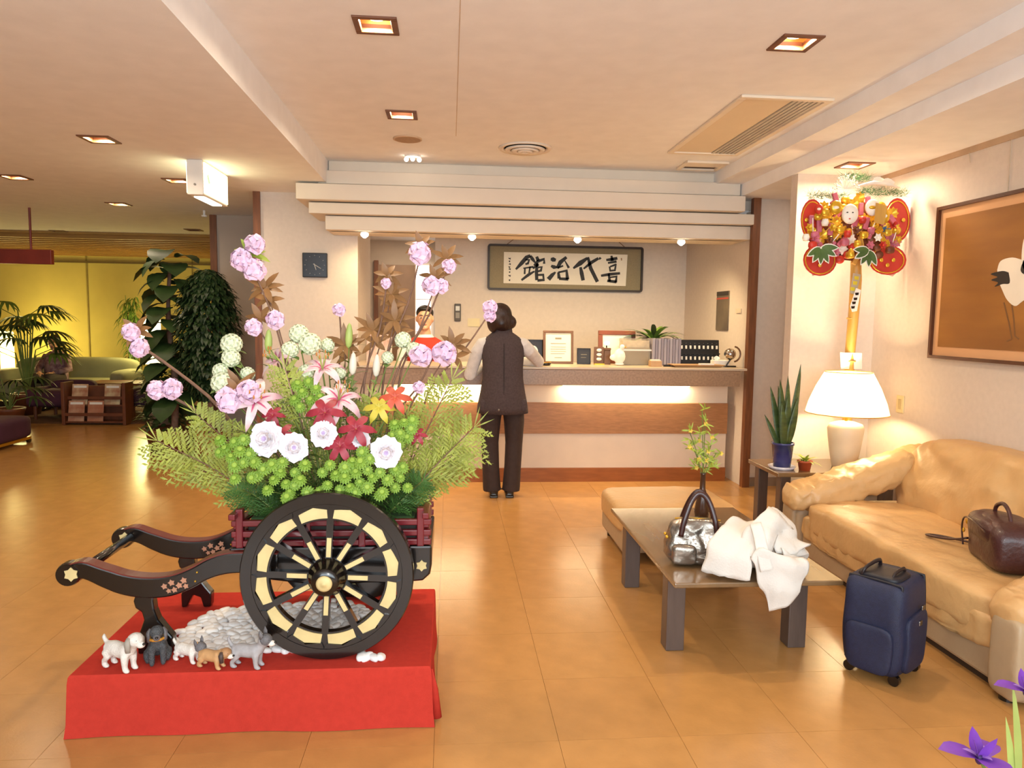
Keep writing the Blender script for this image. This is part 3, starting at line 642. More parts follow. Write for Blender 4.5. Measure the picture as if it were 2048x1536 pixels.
obj('red_top', v, mat('red_cloth', '#c5321f', .8, var=.08), t, smooth=True, solid=.01)
c = MB(); c.loft([ering((0, .025, 1.255), .095, .078), ering((0, .03, 1.30), .066, .064)], cap=False); obj('collar', c, M_WHITE, t, smooth=True, solid=.008)
for s in (-1, 1): obj('sleeve', MB().tube([(s*.14, .02, 1.2), (s*.205, .03, 1.13), (s*.228, .05, .93), (s*.195, .18, .83)], [.06, .058, .05, .038], 12), M_WHITE, t, smooth=True)
p = MB(); p.loft([ering((0, 0, .88), .15, .105), ering((0, 0, .75), .165, .115)])
for s in (-1, 1): p.tube([(s*.09, 0, .8), (s*.097, 0, .6), (s*.09, .01, .42), (s*.085, -.01, .06)], [.097, .088, .075, .068], 14)
obj('trousers', p, M_TRO, t, remesh=.01)
for s in (-1, 1):
    f = MB(); f.tube([(s*.08, -.06, .035), (s*.085, .05, .038), (s*.09, .14, .025)], [.035, .045, .025], 12); f.box(s*.085-.035, -.07, 0, s*.085+.035, .14, .015); obj('shoe', f, M_BLACK, t, remesh=.009)
# ------------------------------------------------------------------ red platform
M_RED = mat('red_felt', '#bd3a2e', .95, var=.05, vs=40, bump=.15, bs=400, spec=.1)
PX0, PX1, PY0, PY1, PZ = -1.29, -.06, 2.49, 3.24, .22
m = MB()
n = 40; per = []
def pring(z, out):
    pts = []
    for (a, b, c, d) in ((PX0, PY0, PX1, PY0), (PX1, PY0, PX1, PY1), (PX1, PY1, PX0, PY1), (PX0, PY1, PX0, PY0)):
        for i in range(n):
            s = i/n; x, y = a + (c-a)*s, b + (d-b)*s
            k = out * (.5 + .5*sin(x*9 + y*7) * sin(x*4.3 - y*11))
            cxp, cyp = (PX0+PX1)/2, (PY0+PY1)/2; dx, dy = (x-cxp)/((PX1-PX0)/2), (y-cyp)/((PY1-PY0)/2)
            pts.append((x + k*dx*abs(dx)**2, y + k*dy*abs(dy)**2, z))
    return pts
rings = [pring(0.002, .02), pring(.05, .012), pring(.12, .008), pring(.19, .004), pring(.213, .0)]
top = []
for p in pring(PZ, 0):
    cxp, cyp = (PX0+PX1)/2, (PY0+PY1)/2; top.append((p[0] + (cxp-p[0])*.008, p[1] + (cyp-p[1])*.01, PZ))
rings.append(top)
m.loft(rings)
t = thing('red_platform', 'low rectangular platform draped in bright red felt cloth', 'platform', (0, 0, 0))
obj('cloth', m, M_RED, t); obj('core', B(PX0+.02, PY0+.02, .001, PX1-.02, PY1-.02, .2), M_FRB, t)
obj('hem_fold', MB().tube([(PX1+.002, PY0+.02, .20), (PX1+.012, PY0+.03, .12), (PX1+.02, PY0+.035, .01)], [.004, .014, .02], 8, flat=.6), M_RED, t, smooth=True)

# ------------------------------------------------------------------ lacquered cart
CX, CY, CZ = -.43, 2.875, PZ
M_MAR = mat('maroon_lacquer', '#6f1a22', .3, var=.12, coat=.3); M_CRM = mat('cream_inlay', '#d9c48a', .5, var=.08, vs=20); M_MARD = mat('maroon_edge', '#6a2a22', .35, var=.1)
cart = thing('flower_cart', 'black lacquered ox cart with maroon rails and large spoked wheels', 'cart', (CX, CY, CZ))
L_ = lambda p: (p[0]-CX, p[1]-CY, p[2]-CZ)
def wheel(y, front):
    yy = lambda r, h: [(r*sin(2*pi*i/72), h, r*cos(2*pi*i/72)) for i in range(72)]
    w = obj('wheel', MB().loft([yy(.306, -.018), yy(.302, -.024), yy(.266, -.024), yy(.262, -.018), yy(.262, .02), yy(.306, .02)], closed=True), M_BLACK, cart); w.location = (0, y, .307)
    obj('inner_ring', MB().loft([yy(.212, -.014), yy(.206, -.014), yy(.206, .014), yy(.212, .014)], closed=True), M_BLACK, w)
    mi = MB(); h = pi/12 - .055
    pts = [(.213*sin(a), .213*cos(a)) for a in [-h-.012 + (2*h+.024)*k/6 for k in range(7)]] + [(.246*sin(h), .246*cos(h)), (.2555*sin(h*.1), .2555*cos(h*.1)), (.246*sin(-h), .246*cos(-h))]
    mi.prism(pts, lambda u, v, d: (u, d, v), -.017, .014)
    fel = MB(); g_ = pi/12
    pts = [(.245*sin(-h-.02), .245*cos(-h-.02)), (.2585*sin(0), .2585*cos(0)), (.245*sin(h+.02), .245*cos(h+.02)), (.264*sin(g_), .264*cos(g_)), (.266*sin(g_*.5), .266*cos(g_*.5)), (.266*sin(0), .266*cos(0)), (.266*sin(-g_*.5), .266*cos(-g_*.5)), (.264*sin(-g_), .264*cos(-g_))]
    fel.prism(pts, lambda u, v, d: (u, d, v), -.022, .018)
    sp = MB().box(-.012, -.015, .045, .012, .015, .262); si = MB().box(-.008, -.019, .072, .008, -.0148, .142)
    datas = {}
    for k in range(12):
        a = k*pi/6 + radians(3)
        for nm, mb, mm, off in (('inlay', mi, M_CRM, pi/12), ('felloe', fel, M_BLACK, pi/12), ('spoke', sp, M_BLACK, 0)):
            o = obj(nm, mb if nm not in datas else datas[nm], mm if nm not in datas else None, w); datas[nm] = o.data; o.rotation_euler = (0, a + off, 0)
        o = obj('spoke_inlay', si if 'si' not in datas else datas['si'], M_CRM if 'si' not in datas else None, w); datas['si'] = o.data; o.rotation_euler = (0, a, 0)
    s = -1 if front else 1
    obj('hub', MB().lathe([(0, s*-.03), (.062, s*-.03), (.066, s*.0), (.068, s*.02), (.062, s*.024), (.064, s*.034), (.057, s*.042), (.059, s*.05), (.05, s*.06), (.05, s*.075), (.042, s*.085), (0, s*.085)], 32, axis='y'), M_BLACK, w, smooth=True)
    obj('hub_cap', MB().lathe([(0, s*.08), (.028, s*.084), (.028, s*.09), (.02, s*.094), (.008, s*.095), (.006, s*.1), (0, s*.1)], 24, axis='y'), M_CRM, w, smooth=True)
    return w
wheel(-.295, True); wheel(.295, False)
obj('axle', MB().cyl((0, -.32, .307), (0, .32, .307), .02, n=14), M_BLACK, cart)
side = [(-.37, .385), (-.37, .31), (-.25, .265), (-.1, .245), (.27, .245), (.335, .25), (.362, .275), (.368, .31), (.368, .385)]
obj('bed', MB().prism(side, lambda u, v, d: (u, d, v), -.215, .215), M_BLACK, cart, bevel=.008)
obj('axle_block', MB().prism([(-.2, .27), (-.14, .2), (-.05, .27), (.05, .27), (.12, .16), (.22, .19), (.33, .25), (.3, .27)], lambda u, v, d: (u, d, v), -.17, .17), M_BLACK, cart, bevel=.006)
obj('gold_emblem', MB().prism([(.33 + .022*cos(a*pi/6)*(1 if a % 2 else .7), .31 + .022*sin(a*pi/6)*(1 if a % 2 else .7)) for a in range(12)], lambda u, v, d: (u, d, v), -.219, -.214), M_CRM, cart)
cl = [(-1.352, .530), (-1.30, .536), (-1.235, .508), (-1.16, .480), (-1.08, .468), (-1.0, .474), (-.93, .500), (-.87, .533), (-.81, .552), (-.74, .556), (-.62, .55)]
cs = smooth_pts([(a, 0, b) for a, b in cl], 4)
for y in (-.215, .215):
    up, lo = [], []
    for i, p in enumerate(cs):
        k = .026 + .012*min(1, i/10); up.append((p.x-CX, p.z-CZ+k)); lo.append((p.x-CX, p.z-CZ-k))
    sh = obj('shaft', MB().prism(up + lo[::-1], lambda u, v, d: (u, d, v), y-.024, y+.024), M_BLACK, cart, bevel=.006)
    st = MB(); st.ribbon([(u, v + .0015) for u, v in up], [.005]*len(up), lambda u, v, d: (u, d, v), y-.0255, y+.0255); obj('red_edge', st, M_MARD, sh)
    obj('scroll_tip', MB().lathe([(0, y-.026), (.04, y-.026), (.043, y-.015), (.043, y+.015), (.04, y+.026), (0, y+.026)], 24, c=(-1.352-CX, 0, .522-CZ), axis='y'), M_BLACK, sh, smooth=False)
    ye = y-.029 if y < 0 else y-.0285
    e = MB(); e.prism([(-1.338-CX + .026*cos(a*pi/6)*(1 if a % 2 else .72), .525-CZ + .026*sin(a*pi/6)*(1 if a % 2 else .72)) for a in range(12)], lambda u, v, d: (u, d, v), ye, ye+.005)
    obj('tip_emblem', e, M_CRM, sh)
    for (ex, ez, r) in ((-1.02, .475, .012), (-.995, .488, .013), (-.968, .478, .013), (-.985, .462, .012), (-.952, .496, .013), (-1.005, .458, .01), (-.945, .475, .011)):
        obj('flower_emblem', MB().prism([(ex-CX + r*cos(a*pi/5)*(1 if a % 2 else .6), ez-CZ + r*sin(a*pi/5)*(1 if a % 2 else .6)) for a in range(10)], lambda u, v, d: (u, d, v), y-.0265, y-.0235), mat('emblem_pink', '#b98468', .5), sh)
    for (ex, ez) in ((-.905, .525), (-.912, .492)): obj('rivet', MB().ell((ex-CX, y-.0245, ez-CZ), .004), M_GOLD, sh)
    lp = [(452, 560), (545, 560), (538, 600), (545, 650), (565, 700), (605, 750), (640, 790), (636, 846), (592, 850), (575, 815), (530, 800), (490, 850), (462, 852), (458, 800), (478, 740), (492, 700), (480, 660), (448, 640), (438, 605)]
    pts = []
    for u, v in lp:
        p = at(100 + u/2.56, 960 + v/2.56, 2.66); pts.append((p.x-CX, max(0.0, p.z-CZ - .004)))
    zmin = min(p[1] for p in pts)
    obj('leg', MB().prism([(u, v-zmin) if v-zmin < .02 else (u, v) for u, v in pts], lambda u, v, d: (u, d, v), y-.022, y+.022), M_BLACK, cart, bevel=.006)
obj('crossbar', MB().cyl((-1.32-CX, -.215, .525-CZ), (-1.32-CX, .215, .525-CZ), .018, n=14), M_BLACK, cart, smooth=True)
# maroon rails
for y in (-.205, .205):
    for z in (.40, .435, .475): obj('rail', B(-.36, y-.012, z-.011, .365, y+.012, z+.011), M_MAR, cart, bevel=.004)
    for x in (-.33, -.09, .11, .325): obj('rail_post', B(x-.013, y-.016, .385, x+.013, y+.016, .495 if abs(x) < .3 else .53), M_MAR, cart, bevel=.004)
for x in (-.345, .345):
    for z in (.415, .46, .51): obj('end_rail', B(x-.012, -.26 if z > .5 else -.2, z-.011, x+.012, .26 if z > .5 else .2, z+.011), M_MAR, cart, bevel=.004)
tr = thing('flower_trough', 'dark trough inside the cart holding the flowers', 'planter', (CX, CY, CZ))
obj('trough', B(-.31, -.18, .386, .31, .18, .47), mat('trough', '#20180f', .7), tr, bevel=.005); obj('floral_foam', B(-.30, -.17, .47, .30, .17, .485), mat('foam', '#2e4a24', .9), tr)

# ------------------------------------------------------------------ white pebbles
M_PEB = mat('pebble', '#f6f4f1', .55, var=.05, vs=20); M_PEB2 = mat('pebble_grey', '#e6e6e6', .55, var=.05, vs=20)
pm = []
for k in range(6):
    def df(p, k=k): return p + Vector((noise.noise(p*40 + Vector((k*5, 0, 0))), noise.noise(p*40 + Vector((0, k*7, 3))), noise.noise(p*40 + Vector((k, 9, k))))) * .004
    mb = MB(); mb.pillow((0, 0, 0), .021 + .003*(k % 3), .016 + .002*(k % 2), .0125, 2.3, 4, df)
    me = bpy.data.meshes.new('pebble'); me.from_pydata(mb.v, [], mb.f); me.polygons.foreach_set('use_smooth', [True]*len(me.polygons)); me.materials.append(M_PEB if k % 3 else M_PEB2); pm.append(me)
poly = [(-1.035, 2.70), (-1.04, 2.80), (-1.0, 2.95), (-.93, 3.01), (-.75, 3.06), (-.55, 3.07), (-.38, 3.03), (-.27, 2.92), (-.27, 2.80), (-.30, 2.66), (-.40, 2.635), (-.55, 2.62), (-.70, 2.60), (-.86, 2.60)]
def inside(x, y):
    c = False; n = len(poly)
    for i in range(n):
        (a, b), (d, e) = poly[i], poly[i-1]
        if (b > y) != (e > y) and x < (d-a)*(y-b)/(e-b)+a: c = not c
    return c
def avoid(x, y): return abs(y - (CY-.295)) < .03 and abs(x-CX) < .12
pts = []
row = 0; y = 2.60
while y < 3.08:
    x = -1.06 + (row % 2)*.017
    while x < -.25:
        a, b = x + rnd.uniform(-.006, .006), y + rnd.uniform(-.005, .005)
        if inside(a, b) and not avoid(a, b): pts.append((a, b))
        x += .0375
    y += .0315; row += 1
pts = pts[:292] + [(-.29, 2.555), (-.265, 2.548), (-.24, 2.552), (-.31, 2.56)]
for i, (x, y) in enumerate(pts):
    o = obj('pebble', pm[i % 6], None); hgt = .010 + .012*max(0, noise.noise(Vector((x*9, y*9, 1)))+.2)
    o.location = (x, y, PZ + hgt); o.rotation_euler = (rnd.uniform(-.3, .3), rnd.uniform(-.3, .3), rnd.uniform(0, 6.28))
    tag(o, 'smooth white pebble in the bed under the cart', 'pebble', 'white pebbles on the red platform')

# ------------------------------------------------------------------ dog figurines
def dog(name, label, loc, rz, s, mb_, mhead, mear, mleg, mmuz, sit=False, ear='up', low=False, tail=.6):
    t = thing(name, label, 'figurine', loc, rz, 'dog figurines on the red platform')
    m = MB(); zb = .062 if not low else .05; lz = 0
    if sit:
        m.tube([(-.03, 0, .03), (-.02, 0, .05), (.005, 0, .075), (.015, 0, .095)], [.03, .034, .028, .022], 12)
        for y in (-.018, .018):
            m.tube([(.02, y, .07), (.028, y, .03), (.03, y, .008)], [.014, .011, .010], 8); m.tube([(-.02, y*1.5, .03), (.005, y*1.7, .02), (.02, y*1.6, .008)], [.022, .016, .010], 8); m.ell((.036, y, .007), .012, .009, .007)
        hc = Vector((.028, 0, .118))
    else:
        m.tube([(-.055, 0, zb), (-.03, 0, zb+.002), (.01, 0, zb), (.04, 0, zb+.006)], [.021, .025, .025, .026], 12)
        m.tube([(.04, 0, zb+.006), (.058, 0, zb+.03)], [.022, .016], 10)
        for x in (-.045, .038):
            for y in (-.016, .016):
                kx = x - (.010 if x < 0 else 0)
                m.tube([(x, y, zb-.004), (x + (.006 if x < 0 else 0), y, zb*.62), (kx, y, zb*.35), (kx + .002, y, .008)], [.016 if x < 0 else .013, .012, .009, .0095], 8); m.ell((kx+.008, y, .0065), .013, .0095, .0065)
        m.tube([(-.06, 0, zb+.012), (-.075, 0, zb+.02+.02*tail), (-.07, 0, zb+.02+.035*tail)], [.008, .007, .004], 8)
        hc = Vector((.066, 0, zb+.045 if not low else zb+.02))
    m.ell(hc, .025, .023, .023); m.ell(hc + Vector((.024, 0, -.008)), .016, .012, .0105)
    bo = obj('body', m, mb_, t, remesh=.0045)
    obj('face_patch', MB().ell(hc + Vector((.004, 0, .003)), .0245, .0238, .0225, 14, 10), mhead, t, smooth=True)
    obj('muzzle', MB().ell(hc + Vector((.026, 0, -.009)), .0165, .0125, .011, 12, 8), mmuz, t, smooth=True)
    obj('nose', MB().ell(hc + Vector((.042, 0, -.004)), .005, .006, .0045, 8, 6), M_BLACK, t, smooth=True)
    for y in (-1, 1):
        obj('eye', MB().ell(hc + Vector((.021, y*.0105, .007)), .0035), M_BLACK, t, smooth=True)
        e = MB()
        if ear == 'up': e.tube([hc + Vector((-.004, y*.015, .012)), hc + Vector((-.006, y*.019, .03)), hc + Vector((-.008, y*.021, .044))], [.009, .008, .0015], 8, flat=.6)
        else: e.tube([hc + Vector((-.002, y*.02, .014)), hc + Vector((.0, y*.028, .0)), hc + Vector((.002, y*.027, -.03))], [.007, .011, .009], 8, flat=.6)
        obj('ear', e, mear, t, smooth=True)
    t.scale = (s, s, s); return t
dW = mat('dog_white', '#e9e2d8', .6, var=.06, vs=60, bump=.4, bs=200); dG = mat('dog_grey', '#6f6c6e', .6, var=.2, vs=60, bump=.4, bs=200); dT = mat('dog_tan', '#c99a68', .6, var=.1, vs=60); dK = mat('dog_charcoal', '#4a4c4e', .6, var=.3, vs=80, bump=.6, bs=200); dLG = mat('dog_lightgrey', '#a9a5a6', .6, var=.1, vs=60); dBR = mat('dog_brownmask', '#4b3a34', .6, var=.1)
dog('dog_figurine', 'white spaniel figurine with grey drooping ears, leftmost on the platform', (-1.135, 2.535, PZ), radians(-28), 1.08, dW, dW, mat('ear_grey', '#a39a8e', .6), dW, dW, ear='down')
dg = dog('dog_figurine', 'dark grey shaggy dog figurine sitting beside the white spaniel', (-1.03, 2.585, PZ), radians(-70), 1.0, dK, dK, dG, dK, dG, sit=True, ear='down')
obj('collar', MB().tube([(.02 + .026*cos(a), .026*sin(a), .096) for a in [k*pi/6 for k in range(12)]], .005, 6, closed=True), mat('collar_orange', '#c98a2e', .6), dg)
dog('dog_figurine', 'grey and white terrier figurine with its head lowered before the pebbles', (-.925, 2.58, PZ), radians(-25), .84, dW, dG, dG, dW, dLG, ear='up', low=True)
dog('dog_figurine', 'tan pug figurine bowing beside the wheel', (-.825, 2.528, PZ), radians(-20), .82, dT, mat('pug_face', '#b08258', .6), dBR, dT, dW, ear='down', low=True, tail=1)
dog('dog_figurine', 'light grey husky figurine with upright ears, rightmost on the platform', (-.70, 2.522, PZ), radians(-12), .95, dLG, dG, dG, dW, dW, ear='up', tail=1)
# ------------------------------------------------------------------ flowers in the cart
GB = 'flowers of the cart arrangement'
M_STEM = mat('stem_green', '#6d7f3a', .6, var=.2); M_TWIG = mat('twig', '#7d5d4a', .8, var=.2, vs=30); M_BRL = mat('bronze_leaf', '#8a6238', .5, var=.3, vs=9)
M_PINKP = mat('petal_lilac', '#ecc9e0', .6, var=.12, vs=14, sub=.05); M_PINKL = mat('petal_lily', '#f3dcd9', .5, var=.1, vs=16, col2='#e6a9b6', sub=.05); M_PINKT = mat('lily_throat', '#c2557c', .5, var=.15)
M_SNOW = mat('snowball', '#e2e8c4', .6, var=.08, vs=40); M_WHP = mat('petal_white', '#f3ecf0', .6, var=.05, vs=30); M_WHC = mat('petal_heart', '#c9b6d6', .6, var=.1)
M_MUM = mat('mum_green', '#7d9f32', .6, var=.14, vs=30); M_MUMC = mat('mum_heart', '#97b642', .6, var=.1); M_GLR = mat('gloriosa_red', '#8e1c30', .5, var=.2, col2='#a93442', vs=20); M_GLY = mat('gloriosa_yellow', '#c7b53e', .5, var=.2); M_CYP = mat('cypress', '#9aa040', .6, var=.3, vs=12); M_CYPD = mat('cypress_dark', '#3f6428', .6, var=.35, vs=14)
M_YEL = mat('anther', '#c07a34', .6, var=.1); M_BUDG = mat('bud_green', '#a9bb66', .5, var=.12, vs=10); M_BUDW = mat('bud_white', '#e6dcc9', .5, var=.06)
def basepoint(x): return Vector((max(CX-.24, min(CX+.24, CX + (x-CX)*.35)), CY + rnd.uniform(-.08, .08), PZ+.475))
def stem(t, head, r=.004, m=None, sag=.0, name='stem', base=None, wob=0.):
    """tube from the foam up to the head, local to t"""
    b_ = base if base is not None else basepoint(t.location.x); p0 = b_ - t.location; p1 = Vector(head)
    mid = (p0+p1)/2 + Vector(((p1.x-p0.x)*-.12, 0, (p1-p0).length*.07 + sag))
    P = smooth_pts([p0, p0*.7+mid*.3 + Vector((wob, 0, 0)), mid + Vector((-wob, 0, 0)), mid*.45+p1*.55 + Vector((wob*.6, wob, 0)), p1], 3)
    return obj(name, MB().tube(P, [r*(1.25 - .5*i/(len(P)-1)) for i in range(len(P))], 6), m or M_STEM, t, smooth=True)
CAMD = Vector((0, -1, .12)).normalized()
def frame_of(d):
    d = Vector(d).normalized(); u = Vector((0, 0, 1)); x = u.cross(d).normalized(); y = d.cross(x); return x, y, d
# -- azalea-like clusters on bare branches
def cluster_mesh(seed, n=9, R=.042, pet=.042):
    r = random.Random(seed); m = MB(); c = MB()
    for i in range(n):
        z = 1 - 1.25*(i+.5)/n; a = i*2.4 + r.random()*.3; q = sqrt(max(0, 1-z*z)); d = Vector((q*cos(a), q*sin(a), z))
        x, y, d = frame_of(d if abs(d.z) < .999 else Vector((.05, 0, 1))); p = d*R*.65
        for k in range(5):
            b_ = k*2*pi/5 + i; o = x*cos(b_) + y*sin(b_)
            m.leaf(p, (o*.8 + d*.6), d, pet*r.uniform(.9, 1.15), pet*.95, bend=1.0, segs=4, fold=.12, wave=.25, q=1.5, e=.6)
        c.ell(p + d*.012, .006, n=6, m=4); c.tube([p, p + d*R*.55], [.0016, .0008], 4)
    return m, c
clm = [cluster_mesh(s) for s in (1, 2, 3)]
cl_me = []
for a, b_ in clm:
    me = bpy.data.meshes.new('flower_cluster'); me.from_pydata(a.v, [], a.f); me.polygons.foreach_set('use_smooth', [True]*len(me.polygons)); me.materials.append(M_PINKP)
    m2 = bpy.data.meshes.new('flower_hearts'); m2.from_pydata(b_.v, [], b_.f); m2.materials.append(mat('heart_purple', '#8a5a92', .6)); cl_me.append((me, m2))
def whorl(t, p, n=7, L=.075, m=None, tilt=.7, w=.027):
    mb = MB()
    for k in range(n):
        a = k*2*pi/n + rnd.random()*.4; mb.leaf(p, (cos(a), .45*sin(a*2.3) - .1, .75*sin(a) + .35*tilt), (0, -.8, .6), L*rnd.uniform(.75, 1.1), w, bend=.45, segs=4)
    return obj('leaf_whorl', mb, m or M_BRL, t, smooth=True)
def azalea(px, py, Y, label, subs=((0, 0, 0, 1.),), wh=True, whm=None, base=None, rad=.0042):
    p = at(px, py, Y); t = thing('azalea_branch', label, 'flower', p, group='lilac pink blossom branches in the cart')
    for k, (dx, dz, dy, s) in enumerate(subs):
        me, m2 = cl_me[k % 3]; o = obj('blossom', me, None, t); o.location = (dx, dy, dz); o.scale = (s, s, s); o.rotation_euler = (radians(72), rnd.uniform(-.3, .3), rnd.uniform(-.4, .4))
        obj('stamens', m2, None, o)['kind'] = 'stuff'
    stem(t, (0, .012, -.01), rad, M_TWIG, name='branch', base=base, wob=.012)
    if wh: whorl(t, Vector((.0, .02, .035)), m=whm)
    return t
azalea(500, 525, 2.95, 'tall lilac blossom branch at the left, highest on the left side', ((.02, .07, 0, .8), (-.03, .01, -.01, .85), (.02, -.03, -.02, .9)), base=Vector((CX-.1, CY, PZ+.475)), whm=M_LFY)
azalea(268, 680, 2.92, 'leftmost lilac blossom branch reaching out over the lounge view', ((-.01, .03, 0, .7), (.02, -.03, 0, .75)), rad=.007)
azalea(325, 780, 2.86, 'low lilac blossom branch on the far left beside the cypress', ((-.02, 0, 0, .75), (.035, .005, 0, .8)), wh=False, rad=.007)
azalea(518, 655, 2.92, 'lilac blossom branch between the tall left branch and the snowballs', ((-.02, 0, 0, .7), (.06, .03, .01, .75)))
azalea(840, 507, 2.98, 'topmost lilac blossom branch with bronze leaves', ((0, 0, 0, .95),)); azalea(893, 533, 3.0, 'lilac blossom bud branch right of the topmost one', ((.01, 0, 0, .62),), whm=M_BRL)
azalea(868, 572, 2.95, 'pale lilac blossom branch below the topmost one', ((-.01, 0, 0, .8), (.03, .0, .01, .6))); azalea(772, 567, 3.0, 'thin branch with one small blossom left of the topmost branch', ((0, 0, 0, .45),))
azalea(678, 620, 3.0, 'small pink blossom bud branch before the clock wall', ((0, 0, 0, .55),), wh=False)
azalea(865, 712, 2.84, 'large double lilac blossom at the right of the cart', ((-.045, 0, 0, .9), (.045, .01, 0, .95)), wh=False); azalea(838, 775, 2.8, 'small lilac blossom low on the right', ((0, 0, 0, .5),), wh=False)
azalea(980, 620, 2.98, 'rightmost lilac blossom branch crossing before the woman\'s head', ((0, .01, 0, .62), (.0, -.025, 0, .5)), wh=False)
azalea(470, 800, 2.74, 'large lilac blossom at left next to the pink lily', ((-.02, 0, 0, 1.), (.05, .03, .0, .9)))
for (px, py, Y, lb) in ((480, 775, 2.8, 'bronze leaf sprig at the left of the arrangement'), (530, 575, 2.98, 'bronze leaf sprig under the tall left branch'), (790, 640, 2.98, 'bronze leaf sprig before the corridor doorway'), (905, 690, 2.94, 'bronze leaf sprig right of the double blossom'), (745, 660, 3.0, 'bronze leaf sprig left of the corridor doorway'), (782, 588, 3.02, 'bronze leaf sprig below the topmost branch'), (690, 690, 2.95, 'bronze leaf sprig above the middle lily')):
    p = at(px, py, Y); t = thing('leaf_sprig', lb, 'leaf sprig', p, group='bronze leaf sprigs in the cart'); whorl(t, Vector((0, 0, 0)), 8, .085); whorl(t, Vector((.01, 0, -.05)), 5, .07); stem(t, (0, 0, 0), .003, M_TWIG, wob=.006)
# -- snowballs
def ball_mesh(seed, R=.036):
    m = MB(); m.ell((0, 0, 0), R*.86, n=12, m=8); N = 60
    for i in range(N):
        z = 1 - 2*(i+.5)/N; a = i*2.39996; q = sqrt(1-z*z); d = Vector((q*cos(a), q*sin(a), z)); x, y, d = frame_of(d if abs(z) < .99 else Vector((.1, 0, z)))
        for k in range(4):
            b_ = k*pi/2 + i; o = x*cos(b_) + y*sin(b_); m.leaf(d*R*.88, o*.8 + d*.55, d, R*.33, R*.28, bend=.6, segs=2, fold=.1)
    return m
sb = ball_mesh(1); sbm = bpy.data.meshes.new('snowball'); sbm.from_pydata(sb.v, [], sb.f); sbm.materials.append(M_SNOW)
for (px, py, Y, s, lb) in ((463, 688, 2.86, 1.15, 'pale green snowball bloom, upper left beside the potted trees'), (462, 716, 2.84, 1.0, 'pale green snowball bloom below the upper left one'), (441, 742, 2.83, .85, 'small pale green snowball bloom at far left'), (445, 766, 2.80, 1.2, 'pale green snowball bloom above the left lilac blossom'), (495, 748, 2.86, .8, 'small pale green snowball in the left middle'), (598, 668, 2.93, 1.1, 'white snowball bloom before the clock wall'), (620, 688, 2.9, 1.25, 'largest white snowball bloom above the middle lily'), (580, 700, 2.88, .95, 'white snowball bloom left of the largest one'), (612, 745, 2.86, .9, 'white snowball bloom behind the middle lily'), (655, 690, 2.95, .8, 'small cream snowball right of the largest one'), (806, 680, 2.95, .95, 'pale snowball bloom before the man'), (828, 700, 2.92, .9, 'pale snowball bloom above the double blossom'), (680, 745, 2.9, .7, 'tiny green snowball between two lilies'), (775, 715, 2.93, .7, 'tiny pale snowball before the counter')):
    t = thing('snowball_bloom', lb, 'flower', at(px, py, Y), group='snowball blooms in the cart'); o = obj('bloom', sbm, None, t); o.scale = (s,)*3; stem(t, (0, 0, -.02), .003)
    mb = MB(); [mb.leaf((0, .01, -.03), (cos(a), sin(a), .3), (0, 0, 1), .06, .035, bend=.7) for a in (0.5 + s*3, 2.6 + s*3)]; obj('leaves', mb, M_LF, t, smooth=True)
# -- lilies
def lily(px, py, Y, label, d, s=1., open_=1.):
    t = thing('lily', label, 'flower', at(px, py, Y), group='pink lilies in the cart'); x, y, d = frame_of(d); c = Vector((0, 0, 0)) - d*.05*s
    for k in range(6):
        a = k*pi/3 + .2; o = x*cos(a) + y*sin(a); mb = MB(); mb.leaf(c, d*1.0 + o*.75*open_, d*.8 - o*.6, .115*s, (.044 if k % 2 else .034)*s, bend=1.9*open_, segs=8, fold=.12, wave=.1)
        # recurve outwards
        pe = obj('petal', mb, M_PINKL, t, smooth=True); rb = MB().leaf(c + d*.006, d*1.0 + o*.75*open_, d*.8 - o*.6, .06*s, .008*s, bend=1.0*open_, segs=4, fold=.1); obj('petal_rib', rb, M_PINKT, pe)
    for k in range(6):
        a = k*pi/3; o = x*cos(a) + y*sin(a); e = c + d*.085*s + o*.025*s; st = obj('stamen', MB().tube([c, c + d*.05*s + o*.01*s, e], .0015, 5), M_BUDG, t); obj('anther', MB().ell(e, .003, .003, .008), M_YEL, st)
    stem(t, c, .004); return t
lily(645, 722, 2.84, 'upper pink lily in the middle of the arrangement', (.1, -.5, .85), .9); lily(682, 785, 2.76, 'pink lily in the centre above the red flowers', (.3, -.6, .7), 1.0); lily(512, 792, 2.74, 'large pink lily at the left with curled petals', (.3, -.75, .5), 1.05); lily(545, 712, 2.88, 'half open pink lily behind the left lily', (-.6, -.5, .6), .8, .8)
for (px, py, Y, m_, lb, L) in ((537, 682, 2.9, M_BUDG, 'closed green lily bud at the left, beside the clock wall', .085), (698, 672, 2.92, M_BUDG, 'closed green lily bud above the centre', .095), (706, 728, 2.86, M_BUDW, 'closed white lily bud in the centre', .085), (753, 732, 2.88, M_BUDW, 'closed white lily bud before the counter', .085)):
    t = thing('lily_bud', lb, 'flower bud', at(px, py, Y), group='lily buds in the cart'); mb = MB(); mb.lathe([(.001, L*.55), (.008, L*.45), (.014, L*.15), (.015, -L*.15), (.011, -L*.4), (.004, -L*.5), (0, -L*.52)], 10); o = obj('bud', mb, m_, t, smooth=True); o.rotation_euler = (.1, .06, 0); stem(t, (0, 0, -L*.5), .003)
    mb = MB(); [mb.leaf((0, 0, -L*.5-.03*k), (cos(k*2.1), sin(k*2.1), .6), (0, 0, 1), .07, .018, bend=.6) for k in range(4)]; obj('leaves', mb, M_LF, t, smooth=True)
